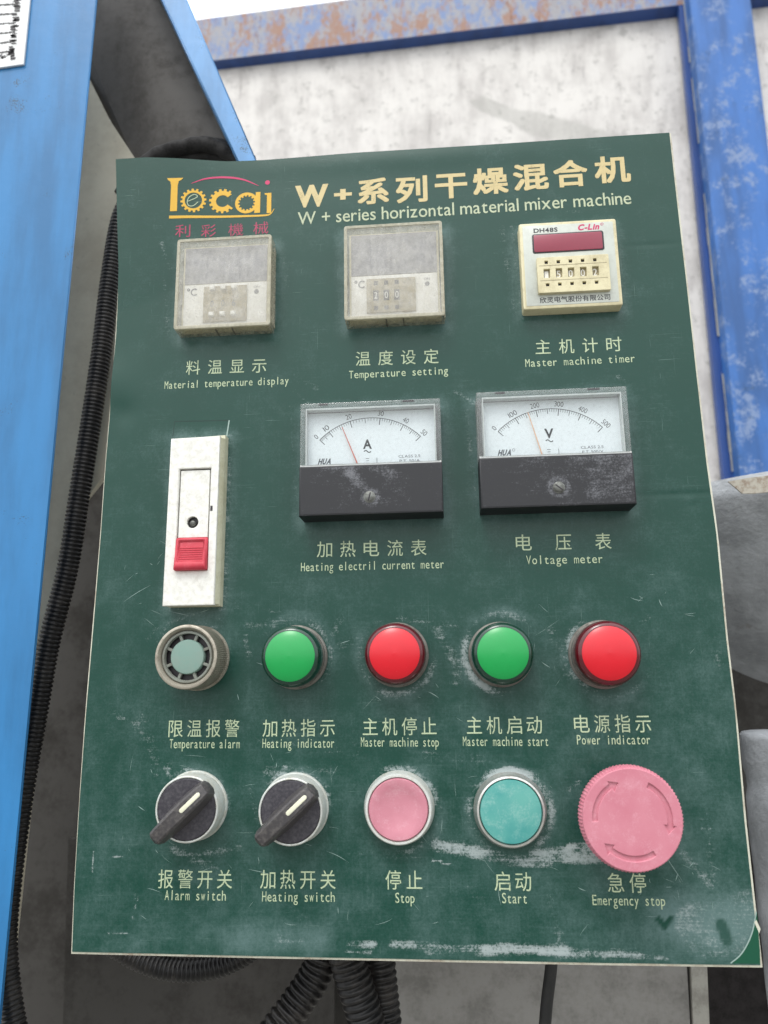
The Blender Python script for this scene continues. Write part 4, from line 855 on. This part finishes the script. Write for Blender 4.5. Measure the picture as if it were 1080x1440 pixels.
# ------------------------------------------------------------------ moving iron meters
def meter(cx, cy, hw, hh, split, label, ticks, unit, lo, needle, screw, dustfn, brand):
    """cx, cy centre; split = y of the join between clear window and black cover"""
    b = obj('panel_meter', MB().box(-hw+1, hw-1, -hh+1, hh-1, -0.5, 6.0, 0.4), 'dark', panel, (cx, cy, 0), label)
    cv = MB()
    n_ = 60; nh = 24                                         # gridded front so that dust can be painted on it
    cv.prism([(-hw, -hh), (hw, -hh), (hw, split), (-hw, split)], 0.2, 13.3, 0.7)
    fr_ = MB(); vs = [(-hw+0.75+(2*hw-1.5)*i/n_, -hh+0.75+(split+hh-1.5)*j/nh, 13.34) for j in range(nh+1) for i in range(n_+1)]
    fr_.add(vs, [(j*(n_+1)+i, j*(n_+1)+i+1, (j+1)*(n_+1)+i+1, (j+1)*(n_+1)+i) for j in range(nh) for i in range(n_)])
    k = obj('lower_cover', cv, 'meter', b, label='matt black lower cover dusted with white powder'); f2 = flat('cover_face', fr_, 'meter', b)
    paint(k.data, lambda u, v: np.stack([u*0+0.15]*3, 1), (0, 0, 0)); paint(f2.data, dustfn, (0, 0, 0))
    obj('adjust_screw', MB().lathe([(2.5, 13.3), (2.5, 13.5), (2.15, 13.62)], 32, *screw).lathe([(1.95, 13.4), (1.95, 13.95), (1.7, 14.15)], 32, *screw), 'screw', b)
    sm_ = MB().box(-1.8, 1.8, -0.28, 0.28, 14.16, 14.19).move(*screw, rot=R_(unit[3])); obj('screw_slot', sm_, 'dark', b, smooth=0)
    # dial and clear front
    obj('dial', MB().box(-hw+2.2, hw-2.2, split-1.0, hh-3.2, 6.05, 7.6), 'dial', b, smooth=0)
    wl = MB(); T = 2.3
    wl.box(-hw, -hw+T, split+0.02, hh-T, 0.3, 11.9, 0.3); wl.box(hw-T, hw, split+0.02, hh-T, 0.3, 11.9, 0.3); wl.box(-hw, hw, hh-T+0.02, hh, 0.3, 11.9, 0.3)
    obj('window_wall', wl, 'acryl', b, label='frosted edge of the clear window')
    rim = MB(); rim.box(-hw+T, -hw+T+0.5, split+0.1, hh-T, 7.7, 11.6); rim.box(hw-T-0.5, hw-T, split+0.1, hh-T, 7.7, 11.6); rim.box(-hw+T+0.5, hw-T-0.5, hh-T-0.7, hh-T, 7.7, 11.6); rim.box(-hw+0.3, hw-0.3, split+0.02, split+0.8, 11.2, 12.7)
    obj('window_rim', rim, 'rim_white', b)
    for xa, xb in ((-hw+8, -hw+12), (hw-16, hw-11)): obj('moulding_notch', MB().box(xa, xb, hh-1.2, hh-0.4, 11.9, 12.1), 'dark', b, smooth=0)
    obj('window_pane', MB().prism(rrect(-hw+0.4, split+0.1, hw-0.4, hh-0.4, 1.2), 12.0, 12.7, 0.25), 'clear', b, label='clear acrylic window')
    c0 = (ticks['cx'], ticks['cy']); R = ticks['R']; sc_ = MB(); z = 7.64
    arc = [(c0[0]+R*math.sin(R_(a)), c0[1]+R*math.cos(R_(a))) for a in np.linspace(ticks['a'][0], ticks['a'][-1], 90)]
    sc_.strip(arc, 0.26, z)
    A = ticks['a']
    for i in range(len(A)-1):
        for k_ in range(11 if i == len(A)-2 else 10):
            a = A[i]+(A[i+1]-A[i])*k_/10; ln_, wd_ = (3.0, 0.30) if k_ in (0, 10) else ((2.2, 0.22) if k_ == 5 else (1.3, 0.15))
            s_, c_ = math.sin(R_(a)), math.cos(R_(a)); sc_.strip([(c0[0]+R*s_, c0[1]+R*c_), (c0[0]+(R-ln_)*s_, c0[1]+(R-ln_)*c_)], wd_, z+0.01)
    for a, txt in zip(A, lo):
        s_, c_ = math.sin(R_(a)), math.cos(R_(a)); rx = c0[0]+(R+2.2)*s_; ry = c0[1]+(R+2.2)*c_; wdt = 1.25*len(txt)
        word(sc_, txt, rx-wdt/2, rx+wdt/2, ry, 2.3, z+0.01, -0.006, rot=R_(-a))
    flat('scale', sc_, 'ink', b)
    up = MB(); ux, uy = unit[1]; word(up, unit[0], ux-1.9, ux+1.9, uy, 4.0, z+0.01, 0.03)
    up.strip([(ux-1.5+3*t/12, uy-3.3+0.45*math.sin(t/12*2*math.pi)) for t in range(13)], 0.4, z+0.01)
    flat('unit_letter', up, 'ink', b)
    tx_ = MB(); word(tx_, brand[0], -22.6, -17.0, split+3.6, 2.3, z+0.01, 0.055, slant=0.3); word(tx_, brand[1], -24.4, -13.4, split+1.0, 1.0, z+0.01, 0)
    word(tx_, 'CLASS 2.5', 11.6, 20.8, split+4.6, 1.2, z+0.01, 0); word(tx_, brand[2], 12.0, 20.6, split+2.6, 1.2, z+0.01, 0)
    tx_.strip([(-2.4, split+4.2), (-0.9, split+4.2)], 0.2, z+0.01); tx_.strip([(-2.2, split+3.2), (-1.0, split+3.2)], 0.2, z+0.01); tx_.strip([(-2.4, split+2.2), (-0.9, split+2.2)], 0.2, z+0.01)
    tx_.strip([(2.4, split+2.0), (2.4, split+4.4)], 0.22, z+0.01); tx_.strip([(1.4, split+2.0), (3.4, split+2.0)], 0.22, z+0.01)
    if brand[0].endswith('A') and unit[0] == 'V': tx_.strip([(-16.2+0.55*math.cos(a/8*math.pi), split+4.6+0.55*math.sin(a/8*math.pi)) for a in range(17)], 0.15, z+0.01)
    flat('dial_print', tx_, 'inkgrey', b)
    nd = MB(); (ax, ay), (bx, by_) = needle; L = Vector((bx-ax, by_-ay)).normalized(); nn = Vector((-L.y, L.x))*0.17
    nd.hull8([(ax+nn.x*1.6, ay+nn.y*1.6, 9.0), (ax-nn.x*1.6, ay-nn.y*1.6, 9.0), (bx-nn.x, by_-nn.y, 9.0), (bx+nn.x, by_+nn.y, 9.0)], [(ax+nn.x*1.6, ay+nn.y*1.6, 8.8), (ax-nn.x*1.6, ay-nn.y*1.6, 8.8), (bx-nn.x, by_-nn.y, 8.8), (bx+nn.x, by_+nn.y, 8.8)])
    obj('needle', nd, 'needle_pale' if unit[0] == 'V' else 'needle', b, smooth=0)
def dA(u, v):
    r = 0.12+0.85*seg(u, v, (-22, -1), (4, -8), 8, 1)*0+1.0*np.maximum(seg(u, v, (-9, -6), (1, -18), 4.5, 1), seg(u, v, (-2, -2), (8, -8), 6, 1)*0.7)
    r = np.maximum(r, 0.75*seg(u, v, (-20, -4), (6, -3), 4, 1)); r = np.maximum(r, halo(u, v, (0, -17.6), 3, 2.6, 1.1)); r = np.maximum(r, 0.8*seg(u, v, (-12, -13), (12, -22), 3, 1)*0.7); return np.stack([r]*3, 1)
def dV(u, v):
    r = 0.15+0.75*np.clip((u+6)/26, 0, 1)*np.clip(1.1-np.abs(v+12)/14, 0, 1); r = np.maximum(r, halo(u, v, (0.7, -17.2), 3.4, 3, 1.0)); r = np.maximum(r, 1.0*seg(u, v, (10, -6), (31, -4), 5, 1)); r = np.maximum(r, 0.9*seg(u, v, (18, -8), (14, -20), 6, 1)); return np.stack([r]*3, 1)
meter(121.4, 195.6, 29.9, 24.8, -3.6, 'ammeter reading about sixteen with black lower cover',
      dict(cx=-0.5, cy=-11.6, R=30.3, a=[-45.6, -35.5, -16.3, 8.6, 28.6, 45.6]), ('A', (-1.6, 9.2-2.2), 0, 75), ['0', '10', '20', '30', '40', '50'], ((-5.0, -4.0), (-12.3, 14.6)), (-0.4, -17.6), dA, ('HUA', 'MODEL DH-670', 'P.T. 50/A'))
meter(197.6, 196.9, 31.1, 25.3, -3.9, 'voltmeter reading about two hundred with dusty black lower cover',
      dict(cx=-0.6, cy=-12.2, R=30.4, a=[-45.6, -28.0, -10.3, 7.6, 25.6, 45.4]), ('V', (-1.2, 7.4), 0, -40), ['0', '100', '200', '300', '400', '500'], ((-4.2, -4.2), (-9.6, 16.6)), (0.6, -17.6), dV, ('HUA', 'MODEL DH-670', 'P.T. 500/V'))

# ------------------------------------------------------------------ breaker
bx, by0 = 45.6, 172.0
b = obj('circuit_breaker', MB().prism([(-11.6, -36.4), (11.2, -36.6), (11.6, 38.0), (-11.4, 37.0)], -0.5, 5.2, 0.3), 'breaker_side', panel, (bx, by0, 0), 'tall chalky white circuit breaker with red rocker')
hole = [(-8.1, -22.4), (7.0, -22.4), (7.0, 23.0), (-7.8, 22.9)]
obj('front_cover', curve_plate([(-11.7, -36.0), (9.3, -36.0), (9.6, 36.2), (-11.2, 35.8)], [hole], 4.8, 8.4, 0.5), 'breaker', b, label='chalky white front cover')
obj('side_bevel', MB().add([(9.3, -36, 8.0), (9.6, 36.2, 8.0), (11.6, 36.2, 5.3), (11.3, -36, 5.3), (9.3, -36, 4.8), (9.6, 36.2, 4.8), (11.6, 36.2, 4.8), (11.3, -36, 4.8)], [(0, 1, 2, 3), (7, 6, 5, 4), (0, 4, 5, 1), (1, 5, 6, 2), (2, 6, 7, 3), (3, 7, 4, 0)]), 'breaker_side', b)
obj('recess_floor', MB().box(-7.6, 6.5, -22, 22.5, 5.22, 5.4), 'dark', b, smooth=0)
obj('toggle_plate', curve_plate([(-6.75, -7.5), (5.65, -7.5), (5.7, 21.6), (-6.6, 21.6)], [circ(-0.9, -1.1, 2.7, 32)], 5.5, 7.5, 0.2), 'breaker', b)
obj('screw', MB().lathe([(1.3, 5.4), (1.3, 6.8), (0.9, 7.3), (0.5, 7.4)], 24, -1.0, -1.4), 'screw', b)
rk = MB(); z1 = 10.6
rk.add([(-7.4, -21.9, 5.4), (6.4, -21.9, 5.4), (6.3, -8.0, 5.4), (-7.2, -8.0, 5.4), (-7.4, -21.9, 10.8), (6.4, -21.9, 10.8), (6.3, -8.0, 8.8), (-7.2, -8.0, 8.8), (-6.2, -18.6, 10.9), (5.2, -18.6, 10.9), (5.1, -9.2, 9.5), (-6.0, -9.2, 9.5), (-5.9, -18.3, 10.0), (4.9, -18.3, 10.0), (4.8, -9.5, 8.6), (-5.7, -9.5, 8.6)],
       [(0, 3, 2, 1), (0, 1, 5, 4), (1, 2, 6, 5), (2, 3, 7, 6), (3, 0, 4, 7), (4, 5, 9, 8), (5, 6, 10, 9), (6, 7, 11, 10), (7, 4, 8, 11), (8, 9, 13, 12), (9, 10, 14, 13), (10, 11, 15, 14), (11, 8, 12, 15), (12, 13, 14, 15)])
ro = obj('rocker', rk, 'red_rocker', b, label='red rocker switched down')
bm = bmesh.new(); bm.from_mesh(ro.data); bmesh.ops.bevel(bm, geom=bm.edges[:], offset=0.28*S, segments=2, affect='EDGES'); bm.to_mesh(ro.data); bm.free()
mb = MB()
for k in range(6): yy = -17.4+k*0.95; zz = 9.75-0.159*(yy+18.3)*0.95; mb.box(-5.5, 4.6, yy, yy+0.45, zz-0.2, zz+0.42, 0.1)
obj('grip_rib', mb, 'red_rocker', b)
obj('side_notch', MB().box(6.9, 7.9, 3.4, 5.6, 8.3, 8.46), 'dark', b, smooth=0)

# ------------------------------------------------------------------ buzzer
bz = obj('buzzer', MB().lathe([(13.4, -0.5), (13.4, 1.0), (12.9, 2.0), (12.9, 15.2), (12.6, 16.2), (12.2, 16.4), (11.6, 16.4), (10.9, 15.2), (10.5, 13.6)], 200, fr=-0.42, fr_rng=(2, 3), cap=False), 'knurl', panel, (50.0-3.0, 114.3, 0), 'round warning buzzer with a tarnished knurled collar', smooth=30)
obj('inner_ring', MB().lathe([(10.5, 12.0), (10.6, 14.2), (10.1, 14.9), (9.4, 14.9), (9.2, 14.0), (9.2, 12.6)], 64, cap=False), 'buzz_ring', bz)
obj('cavity', MB().lathe([(10.5, 11.5), (0.01, 11.5)], 48), 'dark', bz, smooth=0)
obj('centre_disc', MB().lathe([(6.9, 11.6), (6.9, 14.2), (6.6, 14.6), (5.8, 14.75)], 48), 'buzz', bz, label='grey green centre disc')
for k in range(8):
    obj('spoke', MB().box(6.6, 9.5, -0.55, 0.55, 12.2, 13.9, 0.1).move(rot=R_(22.5+45*k)), 'buzz_ring', bz)

# ------------------------------------------------------------------ lamps
def lamp(cx, cy, colr, label, r=12.1):
    k = r/12.1
    b = obj('indicator_lamp', MB().lathe([(13.1*k, -0.5), (13.1*k, 1.2), (12.7*k, 1.6), (12.3*k, 1.8), (12.3*k, 4.6), (11.9*k, 5.0), (11.0*k, 5.0)], 72, cap=False), 'lamp_base', panel, (cx, cy, 0), label)
    obj('lens_rim', MB().lathe([(11.9*k, 3.0), (12.15*k, 5.2), (12.15*k, 10.8), (11.9*k, 12.2), (11.3*k, 13.3), (10.5*k, 14.0), (10.0*k, 14.1)], 96, cap=False), 'rim_'+colr, b, label='dark translucent lens rim')
    obj('lens', MB().lathe([(10.0*k, 13.6), (9.95*k, 14.1), (9.2*k, 14.55), (7.8*k, 15.1), (5.6*k, 15.7), (3*k, 16.1), (0.01, 16.25)], 96, cap=False), 'lens_'+colr, b, label='bright %s lens' % colr)
lamp(88.6, 113.9, 'green', 'green heating indicator lamp right of the buzzer')
lamp(130.3, 114.2, 'red', 'red machine stop lamp between the two green lamps')
lamp(172.6, 113.6, 'green', 'green machine start lamp with a crust of dust around its base')
lamp(213.2, 112.9, 'red', 'red power indicator lamp at the right end of the lamp row', 12.6)

# ------------------------------------------------------------------ selector switches
def selector(cx, cy, label, ang):
    b = obj('selector_switch', MB().lathe([(13.5, -0.5), (13.5, 0.8), (13.2, 1.4), (13.0, 1.6), (12.6, 9.8), (12.4, 10.5), (12.1, 10.7), (11.75, 10.6), (11.65, 9.4)], 80, cap=False), 'bezel', panel, (cx, cy, 0), label)
    obj('knob_disc', MB().lathe([(11.55, 9.0), (11.55, 10.4), (11.2, 10.8), (0.01, 11.0)], 64, cap=False), 'knob', b, label='faded black knob disc')
    L = 15.6; prof = []
    hb = MB(); secs = []
    for x, w0, w1, z0, z1 in ((-L, 2.6, 1.7, 12.4, 15.0), (-L+1.4, 3.5, 2.5, 11.2, 17.0), (-10, 3.9, 2.6, 10.8, 18.4), (-4, 4.5, 2.8, 10.8, 19.2), (4, 4.5, 2.8, 10.8, 19.3), (10, 4.0, 2.6, 10.8, 18.6), (L-3.4, 3.3, 2.3, 10.8, 17.4), (L-2.4, 1.5, 1.0, 11.0, 15.6)):
        secs.append([(x, -w0, z0), (x, -w1*1.05, z1-0.7), (x, -w1*0.75, z1), (x, w1*0.75, z1), (x, w1*1.05, z1-0.7), (x, w0, z0)])
    vs = [p for s_ in secs for p in s_]; m_ = 6; fs = [(i*m_+j, i*m_+(j+1) % m_, (i+1)*m_+(j+1) % m_, (i+1)*m_+j) for i in range(len(secs)-1) for j in range(m_)]
    fs += [tuple(range(m_)), tuple(reversed(range((len(secs)-1)*m_, len(secs)*m_)))]
    hb.add(vs, fs).move(rot=R_(ang)); obj('handle', hb, 'handle', b, label='black pointer handle turned to the upper right', smooth=28)
    pm = MB().prism(rrect(0.4, -0.85, 10.2, 0.85, 0.8), 18.9, 19.55, 0.15)
    pm.v = [(x, y, z-(0.0 if x < 5 else (x-5)*0.11)) for x, y, z in pm.v]
    obj('pointer_mark', pm.move(rot=R_(ang)), 'ivory', b, label='ivory pointer mark')
selector(47.7, 55.9, 'left selector switch above 报警开关 with black handle', 43)
selector(88.7, 54.9, 'right selector switch above 加热开关 with black handle', 42)

# ------------------------------------------------------------------ push buttons
b = obj('push_button', MB().lathe([(13.9, -0.5), (13.9, 1.0), (13.3, 3.2), (13.1, 6.0), (12.7, 6.5), (12.0, 6.5), (11.75, 6.0), (11.7, 4.5)], 96, cap=False), 'bezel', panel, (130.2, 55.0, 0), 'faded pink stop button in a silver ring')
obj('cap', MB().lathe([(11.55, 4.0), (11.55, 6.2), (11.2, 6.75), (9.8, 6.7), (8.0, 6.2), (5.5, 5.6), (2.5, 5.4), (0.01, 5.35)], 96, cap=False), 'pinkcap', b, label='faded pink dished cap')
b = obj('push_button', MB().lathe([(14.1, -0.5), (14.1, 1.4), (13.5, 2.2), (13.3, 4.8), (12.9, 5.6), (12.2, 5.8), (12.0, 5.1), (11.95, 4.0)], 96, cap=False), 'chrome', panel, (173.4, 54.0, 0), 'faded teal start button in a bright metal ring')
obj('cap', MB().lathe([(11.8, 3.6), (11.8, 5.2), (11.5, 5.75), (8.5, 6.0), (4, 6.1), (0.01, 6.15)], 96, cap=False), 'tealcap', b, label='scratched teal cap')

# ------------------------------------------------------------------ emergency stop
b = obj('emergency_stop', MB().lathe([(14.5, -0.5), (14.5, 2.0), (12.5, 3.0), (12.0, 12.0)], 64, cap=True), 'estop', panel, (215.2, 53.9, 0), 'large faded pink mushroom emergency stop button with three arrows')
obj('knurled_rim', MB().lathe([(12.2, 11.5), (16.5, 13.0), (18.2, 16.0), (18.5, 18.0), (18.5, 20.5), (18.0, 22.0), (17.2, 22.8)], 180, fr=-0.38, fr_rng=(2, 5), cap=False), 'estop', b, label='knurled rim', smooth=25)
def arrow(a0, a1, rc=13.2, hwid=1.15, head=2.6, hl=16):
    out = []; s_ = -1 if a1 < a0 else 1
    for k in range(17): a = R_(a0+(a1-a0)*k/16); out.append(((rc+hwid)*math.cos(a), (rc+hwid)*math.sin(a)))
    a = R_(a1); out.append(((rc+head)*math.cos(a), (rc+head)*math.sin(a))); a = R_(a1+s_*hl); out.append((rc*math.cos(a), rc*math.sin(a))); a = R_(a1); out.append(((rc-head)*math.cos(a), (rc-head)*math.sin(a)))
    for k in range(16, -1, -1): a = R_(a0+(a1-a0)*k/16); out.append(((rc-hwid)*math.cos(a), (rc-hwid)*math.sin(a)))
    return out
ars = [arrow(184, 122), arrow(63, -8), arrow(-58, -128)]
top = curve_plate(circ(0, 0, 17.3, 120), ars, 21.9, 23.2, 0.28)
obj('mushroom_head', top, 'estop', b, label='flat pink head with three arrow shaped recesses', smooth=50)
obj('arrow_floor', MB().lathe([(17.0, 21.95), (17.0, 22.45), (0.01, 22.45)], 64, cap=False), 'estop', b)
